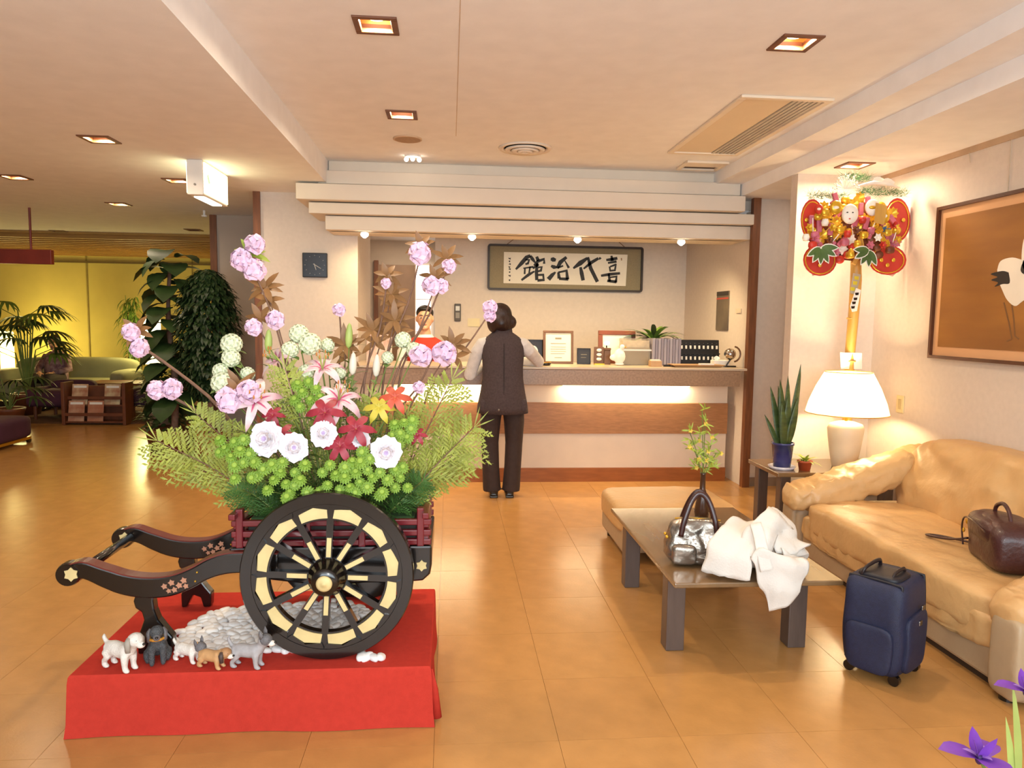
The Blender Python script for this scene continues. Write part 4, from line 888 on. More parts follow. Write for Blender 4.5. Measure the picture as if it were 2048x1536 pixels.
# -- big white frilled blooms
def frill(R, seed):
    r = random.Random(seed); m = MB(); h = MB()
    for ring, (q, tl, n) in enumerate(((1., .1, 12), (.86, .35, 11), (.68, .7, 9), (.48, 1.2, 7))):
        for k in range(n):
            a = k*2*pi/n + ring*.4; d = Vector((cos(a), sin(a), tl)); m.leaf((0, 0, .004*ring), d, Vector((-cos(a)*tl, -sin(a)*tl, 1)), R*q*r.uniform(.9, 1.05), R*.72, bend=.35, segs=6, fold=.12, wave=.4, q=1.9, e=.5)
    for k in range(9): h.leaf((0, 0, .012), (cos(k*.7)*.6, sin(k*.7)*.6, 1), (0, 0, 1), R*.28, R*.14, bend=.3, segs=2)
    return m, h
fa, fb = frill(.062, 5); fme = bpy.data.meshes.new('frilled_petals'); fme.from_pydata(fa.v, [], fa.f); fme.polygons.foreach_set('use_smooth', [True]*len(fme.polygons)); fme.materials.append(M_WHP); fm2 = bpy.data.meshes.new('bloom_heart'); fm2.from_pydata(fb.v, [], fb.f); fm2.materials.append(M_WHC)
for (px, py, Y, s, rt, lb) in ((532, 878, 2.64, 1.08, (1.35, .35, -.2), 'white frilled bloom at the left, above the green buttons'), (588, 895, 2.64, .9, (1.4, -.5, .3), 'white frilled bloom left of the centre line'), (647, 868, 2.66, .85, (1.2, 0, .1), 'white frilled bloom under the red flowers'), (772, 905, 2.62, 1.0, (1.5, 0, .1), 'round white frilled bloom at the right'), (720, 880, 2.68, .65, (1.1, .3, 0), 'small white bloom tucked among the red flowers')):
    t = thing('white_bloom', lb, 'flower', at(px, py, Y), group='white frilled blooms in the cart'); o = obj('petals', fme, None, t); o.scale = (s,)*3; o.rotation_euler = rt; h = obj('bloom_heart', fm2, None, o); stem(t, (0, .02, -.005), .004)
# -- gloriosa
def gloriosa(px, py, Y, label, m_, s=1., d=(0, -.8, .5)):
    t = thing('gloriosa', label, 'flower', at(px, py, Y), group='gloriosa lilies in the cart'); x, y, d = frame_of(d)
    for k in range(6):
        a = k*pi/3; o = x*cos(a) + y*sin(a); mb = MB(); mb.leaf((0, 0, 0), o + d*.5, d*.9 - o*.4, .075*s, .028*s, bend=1.5, segs=6, wave=.5, q=1.0); obj('petal', mb, m_, t, smooth=True)
        obj('stamen', MB().tube([(0, 0, 0), o*.045*s - d*.01], .0013, 5), M_GLY, t)
    stem(t, -d*.005, .003); return t
gloriosa(650, 825, 2.70, 'red gloriosa flower in the middle', M_GLR, 1.15); gloriosa(712, 858, 2.66, 'red gloriosa flower right of the middle white bloom', M_GLR, 1.1); gloriosa(680, 892, 2.65, 'low dark red gloriosa above the green buttons', M_GLR, 1.0); gloriosa(562, 870, 2.69, 'dark red gloriosa between the left white blooms', M_GLR, .9); gloriosa(790, 795, 2.76, 'orange-red gloriosa before the lit counter strip', mat('gloriosa_orange', '#c9563c', .5, var=.2), 1.); gloriosa(758, 815, 2.74, 'yellow gloriosa at the right of the centre', M_GLY, .95); gloriosa(545, 830, 2.75, 'small red gloriosa under the left lily', M_GLR, .7); gloriosa(835, 870, 2.74, 'small red gloriosa at the right edge', M_GLR, .6)
# -- green button mums
m = MB()
for ring, (r_, z_, n_) in enumerate(((.020, .004, 14), (.0165, .010, 12), (.012, .0135, 9))):
    for k in range(n_):
        a = k*2*pi/n_ + ring*.3; m.leaf((r_*.25*cos(a), r_*.25*sin(a), z_-.006), (cos(a), sin(a), .25 + ring*.35), (-cos(a)*.3, -sin(a)*.3, 1), r_, .0095, bend=.9, segs=3, fold=.3)
m.ell((0, 0, .0), .017, .017, .011, 12, 6); mum_me = bpy.data.meshes.new('mum_petals'); mum_me.from_pydata(m.v, [], m.f); mum_me.polygons.foreach_set('use_smooth', [True]*len(mum_me.polygons)); mum_me.materials.append(M_MUM)
m = MB(); m.lathe([(0, .0125), (.006, .013), (.0085, .0155), (.006, .0175), (0, .0178)], 10); mumc_me = bpy.data.meshes.new('mum_heart'); mumc_me.from_pydata(m.v, [], m.f); mumc_me.materials.append(M_MUMC)
mums = [(440,880),(452,898),(470,885),(488,880),(462,915),(480,902),(500,908),(470,932),(488,925),(440,905),(510,925),(528,938),(515,952),(545,930),(560,945),(548,960),(572,968),(590,945),(600,960),(580,985),(535,980),(505,955),(610,930),(565,925),(590,970),(470,958),(615,985),
  (645,945),(660,930),(672,950),(655,970),(690,935),(705,925),(690,955),(712,945),(722,925),(735,940),(720,965),(700,975),(745,955),(735,975),(760,945),(775,960),(790,975),(800,955),(765,985),(680,980),(640,985),(712,985),(725,905),(740,918),(790,940),(805,935),
  (595,770),(618,765),(632,778),(605,785),(590,800),(640,795),(622,800),(600,815),(628,820),
  (790,850),(808,845),(822,858),(800,868),(785,872),(815,875),(798,888),(825,842), (575,995),(600,1000),(760,990),(700,1000),(815,975)]
for i, (px, py) in enumerate(mums):
    Y = 2.60 + .03*((i*7) % 5)/5 + (.10 if py < 830 else 0) + (.06 if px > 780 or px < 460 else 0) + .0006*max(0, 930-py)
    where = 'in the small clump beside the central lily' if py < 830 else ('in the clump at the right above the round white bloom' if py < 895 and px > 780 else ('in the long bank left of the wheel top' if px < 625 else 'in the long bank right of the wheel top'))
    t = thing('button_mum', 'lime green button chrysanthemum ' + where, 'flower', at(px, py, Y), group='lime button chrysanthemums ' + where)
    o = obj('petals', mum_me, None, t); s = rnd.uniform(.9, 1.2); o.scale = (s,)*3; o.rotation_euler = (rnd.uniform(.8, 1.45), rnd.uniform(-.4, .4), 0); obj('heart', mumc_me, None, o)
    stem(t, (0, .008, -.006), .002)
# -- cypress sprays
def spray(label, p0, p1, W, m_, seed, nrm=(0, -1, .2), grp='cypress sprays in the cart', wf=1.):
    wf = .5 if m_ is M_CYPD else wf
    r = random.Random(seed); p0 = Vector(p0); p1 = Vector(p1); t = thing('cypress_spray', label, 'foliage', p0, group=grp)
    ax = p1-p0; L = ax.length; d = ax.normalized(); n = Vector(nrm); n = (n - d*n.dot(d)).normalized(); sd = d.cross(n)
    ax_pts = [d*(L*k/8) + Vector((0, 0, -.06*L*(k/8)**2)) + n*.02*sin(k) for k in range(9)]
    obj('stem', MB().tube(ax_pts, [.004*(1-.08*k) for k in range(9)], 6), M_TWIG if m_ is M_CYP else M_STEM, t)
    mb = MB(); N = 34
    for i in range(N):
        f = .1 + .9*i/N; k = f*8; a = ax_pts[int(k)] if k < 8 else ax_pts[8]; b_ = ax_pts[min(8, int(k)+1)]; p = a + (b_-a)*(k-int(k))
        s = 1 if i % 2 else -1; l = W*(sin(pi*min(1, f*.85+.08))**.7)*r.uniform(.75, 1.1)
        dd = (d*.75 + sd*s*.75 + n*r.uniform(-.45, .45)).normalized()
        for j in range(12):
            g_ = j/12; q = p + dd*l*g_ - Vector((0, 0, .12*l*g_*g_)); s2 = 1 if j % 2 else -1
            d2 = (dd*.85 + (sd*s*.2 - d*.1) + dd.cross(n)*s2*.65 + n*r.uniform(-.35, .35)).normalized()
            l2 = l*.36*(1-g_*.55)
            mb.leaf(q, d2, n, l2, .009*wf, bend=.3, segs=2, fold=0)
            for e in range(3): mb.leaf(q + d2*l2*(.2+.25*e), (d2*.7 + d2.cross(n)*(1 if e % 2 else -1)*.75).normalized(), n, l2*.5, .0075*wf, bend=.2, segs=1, fold=0)
    for e in range(3): mb.leaf(ax_pts[8], (d + sd*(e-1)*.5), n, W*.5, .006, segs=2, fold=0)
    obj('foliage', mb, m_, t); return t
bp = lambda dx, dy=0.: Vector((CX+dx, CY+dy, PZ+.48))
spray('yellow-green cypress spray reaching low to the far left', bp(-.22, -.05), at(315, 862, 2.72), .16, M_CYP, 1); spray('yellow-green cypress spray at left above the lowest one', bp(-.18, .0), at(392, 808, 2.82), .13, M_CYP, 2); spray('second low cypress spray at the far left edge', bp(-.22, .02), at(330, 900, 2.80), .09, M_CYP, 8)
spray('upright yellow-green cypress spray in the middle', bp(-.07, -.02), at(572, 715, 2.82), .15, M_CYP, 3); spray('tall yellow-green cypress spray at the right', bp(.2, .0), at(905, 740, 2.84), .16, M_CYP, 4); spray('yellow-green cypress spray spreading to the far right', bp(.22, -.05), at(950, 838, 2.76), .17, M_CYP, 5); spray('low cypress spray at the right over the rails', bp(.22, .02), at(925, 890, 2.82), .14, M_CYP, 6)
spray('short dark cypress spray at the lower right', bp(.2, -.1), at(850, 950, 2.68), .10, M_CYPD, 7); spray('short dark cypress spray at the lower left', bp(-.2, -.1), at(470, 965, 2.66), .10, M_CYPD, 9)
for (px, py, Y, dx, W_, lb) in ((640, 800, 2.80, -.02, .10, 'short cypress spray behind the central lily'), (745, 775, 2.86, .10, .11, 'cypress spray before the lit counter strip'), (485, 845, 2.80, -.16, .10, 'cypress spray under the left lily'), (815, 815, 2.84, .16, .12, 'cypress spray beside the small right clump'), (560, 790, 2.9, -.1, .10, 'olive cypress spray behind the left lily'), (690, 730, 2.95, .04, .09, 'olive cypress spray behind the upper lily')):
    spray(lb, bp(dx, .05), at(px, py, Y), W_, M_CYP if 'olive' not in lb else mat('cypress_olive', '#6f7a34', .6, var=.3, vs=12), int(px), wf=.8)
# -- dense greenery at the foot of the arrangement
mb = MB(); r = random.Random(3)
for i in range(3000):
    u = r.uniform(-1, 1); a = r.uniform(0, 2*pi); R_ = sqrt(r.random()); x = u*.29; y = -.02 + r.uniform(-1, 1)*.17*sqrt(max(0, 1-.6*u*u)); z = .485 + r.random()*.13*(1-.4*u*u)
    d = Vector((x*2.2 + r.uniform(-.5, .5), y*4 - .25 + r.uniform(-.6, .6), r.uniform(-.1, 1.0))); mb.leaf((x, y, z), d, (0, -.3, 1), r.uniform(.04, .085), .006, bend=.4, segs=2, fold=0)
o = obj('greenery', mb, M_CYPD); o.location = (CX, CY, PZ); tag(o, 'dense dark green needle foliage filling the foot of the arrangement', 'foliage'); o['kind'] = 'stuff'
for k in range(8):
    px, py = [(555, 900), (610, 860), (700, 905), (650, 910), (760, 870), (500, 860), (730, 820), (590, 840)][k]
    t = thing('greenery_sprig', 'leafy green filler sprig ' + ['left of the low dark red gloriosa', 'under the middle cypress spray', 'right of the low dark red gloriosa', 'between the middle white blooms', 'below the yellow gloriosa', 'beside the left white bloom', 'right of the central lily', 'under the left lily'][k], 'foliage', at(px, py, 2.78), group='filler stems in the cart'); mb = MB()
    for i in range(10): a = i*2.4; mb.leaf((0, 0, -.02*i), (cos(a), sin(a)*.7 - .2, .5), (0, 0, 1), .085, .024, bend=.8)
    obj('leaves', mb, M_LF if k % 2 else M_CYPD, t, smooth=True); stem(t, (0, 0, 0), .003)
# ------------------------------------------------------------------ coffee table and ottoman
M_TBL = mat('table_top', '#7d6142', .18, var=.14, vs=4, stretch=(3, .6, 3), coat=.3); M_LEG = mat('table_leg', '#5a4a42', .35, var=.12, stretch=(6, 6, 1))
TZ = .36
t = thing('coffee_table', 'low dark wooden coffee table with square legs beside the sofa', 'table', (1.315, 3.48, 0))
obj('tabletop', B(-.37, -.60, TZ-.022, .37, .62, TZ), M_TBL, t, bevel=.005)
for (x, y) in ((-.355, -.46), (.205, -.46), (-.355, .30), (.205, .30)): obj('leg', B(x, y, 0, x+.082, y+.082, TZ-.022), M_LEG, t, bevel=.004)
obj('apron', B(-.33, -.42, TZ-.062, .27, -.40, TZ-.022), M_LEG, t); obj('apron', B(-.33, .34, TZ-.062, .27, .36, TZ-.022), M_LEG, t)
M_LEA = mat('leather_tan', '#cfa670', .42, var=.08, vs=5, bump=.35, bs=28); M_LEAG = mat('leather_grey', '#b49c7c', .5, var=.06, vs=5, bump=.15, bs=40)
t = thing('ottoman', 'cream leather ottoman behind the coffee table', 'ottoman', (1.40, 4.50, 0))
obj('cushion', MB().pillow((0, 0, .245), .38, .33, .085, 7, 14, lambda p: p + Vector((0, 0, .006*noise.noise(p*9)))), M_LEA, t, smooth=True)
obj('base', B(-.355, -.305, .05, .355, .305, .21), M_LEAG, t, bevel=.02)
for (x, y) in ((-.3, -.25), (.3, -.25), (-.3, .25), (.3, .25)): obj('foot', MB().cyl((x, y, 0), (x, y, .05), .025), M_BLACK, t)

# ------------------------------------------------------------------ sofa
SX0, SX1, SY0, SY1 = 2.12, 3.06, 2.42, 4.42
sofa = thing('leather_sofa', 'long tan leather sofa along the right wall', 'sofa', (2.6, 3.4, 0))
o0 = Vector((2.6, 3.4, 0))
def wr(p, a=.012, f=5., st=(1, 1, 1)):
    q = Vector((p.x*st[0], p.y*st[1], p.z*st[2])) * f
    n1 = noise.noise(q); n2 = noise.noise(q*2.3 + Vector((5, 1, 2))); n3 = abs(noise.noise(q*1.7 + Vector((9, 4, 3))))
    return a * (n1*.8 + n2*.5 - n3*1.1)
def seatf(p): return Vector((p.x, p.y, p.z + wr(p, .014, 5) + .012*(1 - ((p.y)/1.)**2) - .02*max(0, (p.x+.1))))
sc = MB().pillow((-.10, .0, .285), .37, .80, .10, 7, 34, seatf); obj('seat_cushion', sc, M_LEA, sofa, smooth=True)
def frontf(p):
    k = wr(p, .02, 6, (1, 2.2, .5)); return Vector((p.x + k, p.y, p.z))
obj('front_skirt', MB().pillow((-.405, .0, .225), .05, .80, .085, 5, 30, frontf), M_LEA, sofa, smooth=True)
obj('base_panel', B(-.43, -.82, .035, .40, .80, .17), M_LEAG, sofa, bevel=.015)
obj('plinth', B(-.40, -.8, 0, .38, .8, .035), mat('plinth_dark', '#3a2818', .7), sofa)
def backf(p):
    q = p.copy(); t_ = max(0, (q.z-.3)/.45); q.x += .13*t_ - .05; k = wr(p, .035, 4.0, (.6, 1, 1)); tuft = .018*cos(p.y*7.5)*max(0, 1-abs(t_-.45)*1.5); edge = .03*max(0, sin(t_*pi))
    q.x += -k - tuft - edge; q.z += .4*k; return q
obj('backrest', MB().pillow((.29, .0, .53), .13, .86, .265, 4.5, 40, backf), M_LEA, sofa, smooth=True)
obj('back_frame', B(.34, -.95, .05, .45, .97, .62), M_LEAG, sofa, bevel=.03)
def armf(sgn, yc):
    def f(p):
        u = (p.x + .46)/.90; q = p.copy(); q.z += .30*max(0, u)**1.3 - .02; k = wr(p, .022, 7, (2.2, .7, 1)); q.z += k; q.y += .6*k*sgn; q.y += sgn * -.05*max(0, u)
        return q
    return f
obj('armrest', MB().pillow((-.045, .90, .395), .46, .14, .10, 3.2, 30, armf(1, .9)), M_LEA, sofa, smooth=True)
obj('armrest', MB().pillow((-.02, -.86, .36), .45, .15, .10, 3.2, 30, armf(-1, -.9)), M_LEA, sofa, smooth=True)
for y, nm in ((.90, 1), (-.86, -1)):
    obj('arm_panel', MB().pillow((-.04, y, .17), .415, .085, .155, 12, 12), M_LEAG, sofa, smooth=True)
    obj('arm_front', MB().pillow((-.44, y + .02*nm, .185), .035, .075, .16, 6, 10), M_LEAG, sofa, smooth=True)
for (x, y) in ((-.42, .9), (-.42, -.86), (.36, .9), (.36, -.86)): obj('foot', MB().cyl((x, y, 0), (x, y, .02), .03), M_BLACK, sofa)

# ------------------------------------------------------------------ side table with lamp and plants
t = thing('side_table', 'dark side table in the corner behind the sofa arm', 'table', (2.58, 4.76, 0)); STZ = .475
obj('tabletop', B(-.43, -.24, STZ-.03, .43, .24, STZ), M_TBL, t, bevel=.005)
for (x, y) in ((-.39, -.2), (.33, -.2), (-.39, .14), (.33, .14)): obj('leg', B(x, y, 0, x+.07, y+.07, STZ-.03), M_LEG, t, bevel=.004)
t = thing('table_lamp', 'glowing table lamp with wide white shade and pale base', 'lamp', (2.70, 4.70, STZ))
obj('base', MB().lathe([(0, 0), (.075, 0), (.08, .02), (.095, .10), (.11, .2), (.118, .27), (.105, .30), (.06, .315), (.03, .32), (0, .32)], 28), mat('lamp_ceramic', '#d8c6a8', .45, var=.06), t, smooth=True)
obj('neck', MB().cyl((0, 0, .31), (0, 0, .50), .01, n=10), M_GOLD, t)
sh = MB(); sr = lambda r, z: [(r*cos(2*pi*i/36), r*sin(2*pi*i/36), z) for i in range(36)]
sh.loft([sr(.265, .375), sr(.245, .45), sr(.205, .55), (sr(.15, .655))], cap=False)
shm = bpy.data.materials.new('lamp_shade'); shm.use_nodes = True; nt = shm.node_tree; nt.nodes.clear()
d1 = nt.nodes.new('ShaderNodeBsdfDiffuse'); d2 = nt.nodes.new('ShaderNodeBsdfTranslucent'); mx = nt.nodes.new('ShaderNodeMixShader'); ou = nt.nodes.new('ShaderNodeOutputMaterial')
d1.inputs[0].default_value = (.9, .84, .72, 1); d2.inputs[0].default_value = (.95, .85, .66, 1); mx.inputs[0].default_value = .6
nt.links.new(d1.outputs[0], mx.inputs[1]); nt.links.new(d2.outputs[0], mx.inputs[2]); nt.links.new(mx.outputs[0], ou.inputs[0])
so = obj('lamp_shade', sh, shm, t, smooth=True)
obj('shade_ring', MB().tube(sr(.266, .375), .003, 6, closed=True), M_GOLD, so); obj('shade_ring', MB().tube(sr(.151, .655), .003, 6, closed=True), M_GOLD, so)
obj('bulb', MB().ell((0, 0, .50), .035, .035, .045), mat('lamp_bulb', '#ffe6b8', .4, var=0, emit=6), t, smooth=True)
l = bpy.data.lights.new('table_lamp_light', 'POINT'); l.energy = 50; l.color = (1, .76, .42); l.shadow_soft_size = .06
o = bpy.data.objects.new('table_lamp_light', l); COL.objects.link(o); o.location = (2.70, 4.70, STZ+.50)
l.shadow_soft_size = .05
# snake plant
t = thing('snake_plant', 'tall snake plant in a blue pot on the side table', 'plant', (2.24, 4.66, STZ))
obj('saucer', MB().lathe([(0, 0), (.075, 0), (.09, .02), (.085, .022), (.07, .008), (0, .008)], 24), mat('saucer', '#b9b4c4', .3, col2='#e6e2e4', vs=30), t, smooth=True)
obj('pot', MB().lathe([(0, .01), (.055, .01), (.06, .06), (.07, .165), (.075, .165), (.075, .18), (.068, .18), (.06, .15), (0, .15)], 24), mat('pot_blue', '#2c3368', .25, var=.1, coat=.3), t, smooth=True)
M_SNK = mat('snake_leaf', '#4d5f2c', .45, col2='#2f3f20', vs=14, stretch=(1, 1, 3)); r = random.Random(5)
for i, (dx, dz, w, lean) in enumerate(((.12, .68, .05, .0), (.05, .58, .05, .1), (-.02, .55, .055, .0), (-.07, .50, .05, .1), (.02, .44, .06, -.1), (-.04, .38, .055, -.2), (.085, .42, .055, -.1), (-.13, .30, .035, .0), (.0, .5, .05, .2))):
    mb = MB(); mb.leaf((dx*.18, lean*.1, .13), (dx, lean*.3, dz*1.0), (.1, -1, .1), dz*.86, w, bend=.12, segs=7, fold=.35); obj('leaf', mb, M_SNK, t, smooth=True, solid=.003)
t = thing('small_potted_plant', 'small light green plant in a red pot beside the lamp', 'plant', (2.37, 4.60, STZ))
obj('pot', MB().lathe([(0, 0), (.035, 0), (.045, .055), (.05, .055), (.05, .068), (.04, .068), (0, .05)], 20), mat('pot_red', '#b0502c', .5, var=.1), t, smooth=True)
mb = MB()
for i in range(30): a = i*2.4; e = r.uniform(.2, 1.2); mb.leaf((0, 0, .055), (cos(a)*cos(e), sin(a)*cos(e), sin(e)), (0, 0, 1), r.uniform(.06, .12), .016, bend=.9)
obj('leaves', mb, M_LFY, t, smooth=True)
# bottle vase with yellow flowers on the coffee table
t = thing('flower_vase', 'slim brown bottle vase with sprigs of small yellow flowers', 'vase', (1.405, 3.86, TZ))
obj('bottle', MB().lathe([(0, 0), (.035, 0), (.042, .05), (.03, .12), (.016, .17), (.014, .25), (.018, .26), (.01, .26), (0, .2)], 20), mat('vase_brown', '#4a3020', .25, coat=.3), t, smooth=True)
for i, (dx, dz) in enumerate(((-.02, .62), (-.09, .5), (.05, .46), (-.06, .40), (.07, .37), (.0, .54))):
    s_ = obj('sprig', MB().tube([(0, 0, .22), (dx*.5, 0, .22 + (dz-.22)*.6), (dx, 0, dz)], .0025, 5), M_STEM, t); fb_ = MB(); lf = MB()
    for k in range(5):
        p = Vector((dx*(.4+.15*k), r.uniform(-.03, .03), .22 + (dz-.22)*(.35+.16*k))) + Vector((r.uniform(-.03, .03), 0, 0))
        if i and k % 2 == 0:
            for e in range(5): fb_.leaf(p, (cos(e*1.26), -.5, sin(e*1.26)), (0, -1, 0), .016, .013, bend=.4, segs=2)
        for e in range(5): lf.leaf(p, (r.uniform(-1, 1), r.uniform(-.6, .6), r.uniform(-.3, .9)), (0, -1, .3), .05, .008, bend=.6)
    if fb_.v: obj('blossoms', fb_, mat('flower_yellow', '#e3c34a', .6, var=.15), s_)
    obj('leaves', lf, M_LFY, s_, smooth=True)

# ------------------------------------------------------------------ handbag, coat
M_SIL = mat('silver_leather', '#8f857a', .25, metal=.75, var=.25, vs=9, bump=.5, bs=22)
t = thing('handbag', 'crumpled silver handbag with dark brown handles on the coffee table', 'handbag', (1.125, 3.14, TZ), radians(-14))
def bagf(p):
    q = p.copy(); k = p.z/.2; q.x *= 1.06 - .30*max(0, k-.3); q.y *= 1.1 - .65*max(0, k-.1); n_ = noise.noise(p*13)*.012 + abs(noise.noise(p*24 + Vector((3, 1, 7))))*-.012; d = Vector((p.x, p.y, 0)); d = d.normalized() if d.length else d
    return q + d*n_
obj('body', MB().pillow((0, 0, .105), .14, .075, .103, 4, 26, bagf), M_SIL, t, smooth=True)
obj('front_pocket', MB().pillow((-.06, -.07, .055), .055, .018, .045, 4, 10, lambda p: p + Vector((0, noise.noise(p*20)*.006, 0))), M_SIL, t, smooth=True)
obj('zip', MB().tube([(-.1, 0, .20), (0, -.01, .207), (.1, 0, .2)], .004, 6), M_GOLD, t)
M_HND = mat('handle_brown', '#3a1a16', .35, var=.15, coat=.2)
for y in (-.045, .045): obj('handle', MB().tube(smooth_pts([(-.075, y*1.1, .13), (-.062, y, .2), (-.03, y*.6, .29), (.005, y*.5, .325), (.045, y*.6, .29), (.075, y, .2), (.085, y*1.1, .13)], 4), .012, 8, flat=.5), M_HND, t, smooth=True)
for (x, y) in ((-.135, -.03), (-.14, .02)): obj('stud', MB().ell((x, y, .12), .008), M_GOLD, t, smooth=True)
M_COAT = mat('coat_cloth', '#e0dbd3', .85, var=.04, vs=10, bump=.2, bs=140)
t = thing('white_coat', 'crumpled white coat thrown over the coffee table edge', 'coat', (1.38, 3.02, TZ))
def cw(p, a=.012, f=8): return Vector((noise.noise(p*f), noise.noise(p*f + Vector((7, 3, 1))), abs(noise.noise(p*f + Vector((2, 9, 4))))*1.2)) * a
def flap(name, rows, th=.009, a=.022, f=13):
    """a folded cloth panel through rows of points"""
    R0 = [smooth_pts(rw, 5) for rw in rows]; cols = list(zip(*R0)); grid = [smooth_pts(list(c), 5) for c in cols]; nu, nv = len(grid), len(grid[0])
    vs = [grid[i][j] + cw(grid[i][j], a, f) for i in range(nu) for j in range(nv)]; fs = [(i*nv+j, (i+1)*nv+j, (i+1)*nv+j+1, i*nv+j+1) for i in range(nu-1) for j in range(nv-1)]
    return obj(name, MB().add(vs, fs), M_COAT, t, smooth=True, solid=th)
A = lambda px, py, Y: at(px, py, Y) - Vector((1.38, 3.02, TZ))
obj('bundle', MB().pillow((.02, .04, .065), .20, .11, .065, 2.6, 24, lambda p: p + cw(p, .03, 11)), M_COAT, t, smooth=True)
flap('front_panel', [[A(1404, 1144, 2.96), A(1420, 1090, 2.97), A(1440, 1055, 3.02), A(1462, 1036, 3.08)], [A(1450, 1155, 2.90), A(1452, 1110, 2.91), A(1468, 1070, 2.97), A(1490, 1045, 3.08)], [A(1500, 1165, 2.86), A(1500, 1115, 2.87), A(1512, 1075, 2.92), A(1520, 1050, 3.05)]])
flap('collar', [[A(1470, 1110, 2.92), A(1490, 1062, 2.95), A(1537, 1018, 3.02)], [A(1500, 1115, 2.87), A(1525, 1070, 2.90), A(1560, 1030, 3.0)], [A(1535, 1125, 2.86), A(1552, 1085, 2.92), A(1578, 1058, 3.04)]])
flap('hood', [[A(1537, 1020, 3.02), A(1565, 1030, 3.08), A(1585, 1062, 3.08)], [A(1540, 1055, 2.96), A(1570, 1070, 2.98), A(1600, 1085, 3.02)], [A(1550, 1110, 2.90), A(1580, 1112, 2.92), A(1622, 1095, 2.98)]])
flap('sleeve', [[A(1500, 1120, 2.86), A(1515, 1160, 2.845), A(1530, 1195, 2.84), A(1543, 1225, 2.84)], [A(1530, 1100, 2.84), A(1545, 1140, 2.83), A(1555, 1180, 2.825), A(1560, 1222, 2.825)], [A(1570, 1115, 2.84), A(1585, 1145, 2.83), A(1585, 1180, 2.83), A(1575, 1215, 2.83)], [A(1605, 1120, 2.87), A(1615, 1135, 2.85), A(1605, 1165, 2.845), A(1582, 1205, 2.845)]], th=.012)
flap('belt', [[A(1500, 1050, 2.93), A(1512, 1100, 2.855), A(1522, 1145, 2.82)], [A(1522, 1045, 2.93), A(1536, 1098, 2.85), A(1546, 1140, 2.815)]], a=.004)
flap('hem', [[A(1560, 1100, 2.90), A(1585, 1112, 2.90), A(1610, 1120, 2.95)], [A(1575, 1150, 2.86), A(1598, 1150, 2.86), A(1617, 1130, 2.92)]])

# ------------------------------------------------------------------ suitcase, shoulder bag
M_NAV = mat('navy_nylon', '#1c2340', .55, var=.15, vs=60, bump=.3, bs=300); M_NAVD = mat('navy_trim', '#161722', .5, var=.1)
t = thing('suitcase', 'dark navy wheeled suitcase standing on the floor by the sofa', 'suitcase', (1.825, 2.80, 0), radians(36))
def casef(p): return p + Vector((noise.noise(p*6)*.008, noise.noise(p*6 + Vector((4, 2, 1)))*.008, noise.noise(p*5 + Vector((1, 7, 3)))*.006))
obj('body', MB().pillow((0, 0, .225), .145, .12, .20, 7, 20, casef), M_NAV, t, smooth=True)
obj('front_pocket', MB().pillow((-.142, .0, .14), .02, .09, .10, 6, 10, casef), M_NAV, t, smooth=True)
obj('side_pocket', MB().pillow((.0, -.118, .17), .105, .018, .12, 6, 10, casef), M_NAV, t, smooth=True)
for x in (-.112, .112): obj('piping', MB().tube(smooth_pts([(x, -.102, .06), (x, -.112, .2), (x, -.104, .39), (x, -.08, .415), (x, .08, .415), (x, .104, .39), (x, .112, .2), (x, .102, .06)], 4), .006, 6), M_NAVD, t, smooth=True)
obj('top_panel', MB().pillow((-.03, 0, .42), .08, .085, .018, 5, 8), M_NAVD, t, smooth=True)
obj('grab_handle', MB().tube(smooth_pts([(-.10, .06, .42), (-.095, .05, .45), (-.03, .045, .462), (.03, .045, .458), (.05, .05, .425)], 4), .010, 8, flat=.7), mat('handle_dark', '#241a1c', .4), t, smooth=True)
obj('strap_handle', MB().tube(smooth_pts([(-.08, -.05, .42), (-.06, -.055, .448), (.02, -.055, .45), (.05, -.05, .42)], 4), .009, 8, flat=.6), _mats['handle_dark'], t, smooth=True)
for (x, z) in ((.02, .30), (.0, .24)): obj('buckle', MB().box(x-.014, -.142, z, x+.014, -.134, z+.02), mat('steel', '#8b8680', .3, metal=1), t, bevel=.003)
for (x, y) in ((-.1, .09), (.1, .09), (-.1, -.09), (.1, -.09)): obj('wheel', MB().cyl((x-.012, y, .022), (x+.012, y, .022), .022, n=16), M_BLACK, t)
M_BRB = mat('brown_bag_leather', '#43221f', .4, var=.2, vs=8, bump=.3, bs=50, coat=.15)
t = thing('shoulder_bag', 'dark brown leather bag lying on the near end of the sofa', 'handbag', (2.47, 2.98, .40), radians(70))
obj('body', MB().pillow((0, 0, .10), .20, .10, .11, 4, 22, lambda p: p + Vector((0, 0, -.03*abs(p.x)*2)) + Vector((noise.noise(p*8), noise.noise(p*8 + Vector((3, 3, 3))), noise.noise(p*8 + Vector((9, 1, 1)))))*.014), M_BRB, t, smooth=True)
obj('flap', MB().pillow((.0, .03, .15), .16, .085, .055, 3, 14, lambda p: p + Vector((0, 0, noise.noise(p*10)*.012))), M_BRB, t, smooth=True)
obj('handle', MB().tube(smooth_pts([(.10, 0, .18), (.08, .0, .235), (.0, .0, .262), (-.07, 0, .235), (-.10, 0, .17)], 4), .009, 8), M_BRB, t, smooth=True)
obj('seam', MB().tube(smooth_pts([(.16, .10, .02), (.175, .105, .1), (.13, .11, .16), (.0, .115, .175), (-.13, .11, .16)], 4), .004, 6), M_HND, t)
for (x, z) in ((.13, .14), (.165, .09)): obj('ring', MB().ell((x, .1, z), .01, .006, .012), M_GOLD, t, smooth=True)
obj('strap', MB().tube(smooth_pts([(.17, .08, .05), (.24, .13, .02), (.31, .19, .008), (.345, .2, .006), (.335, .14, .006), (.25, .04, .01), (.18, .0, .03)], 5), .012, 8, flat=.45), M_HND, t, smooth=True)

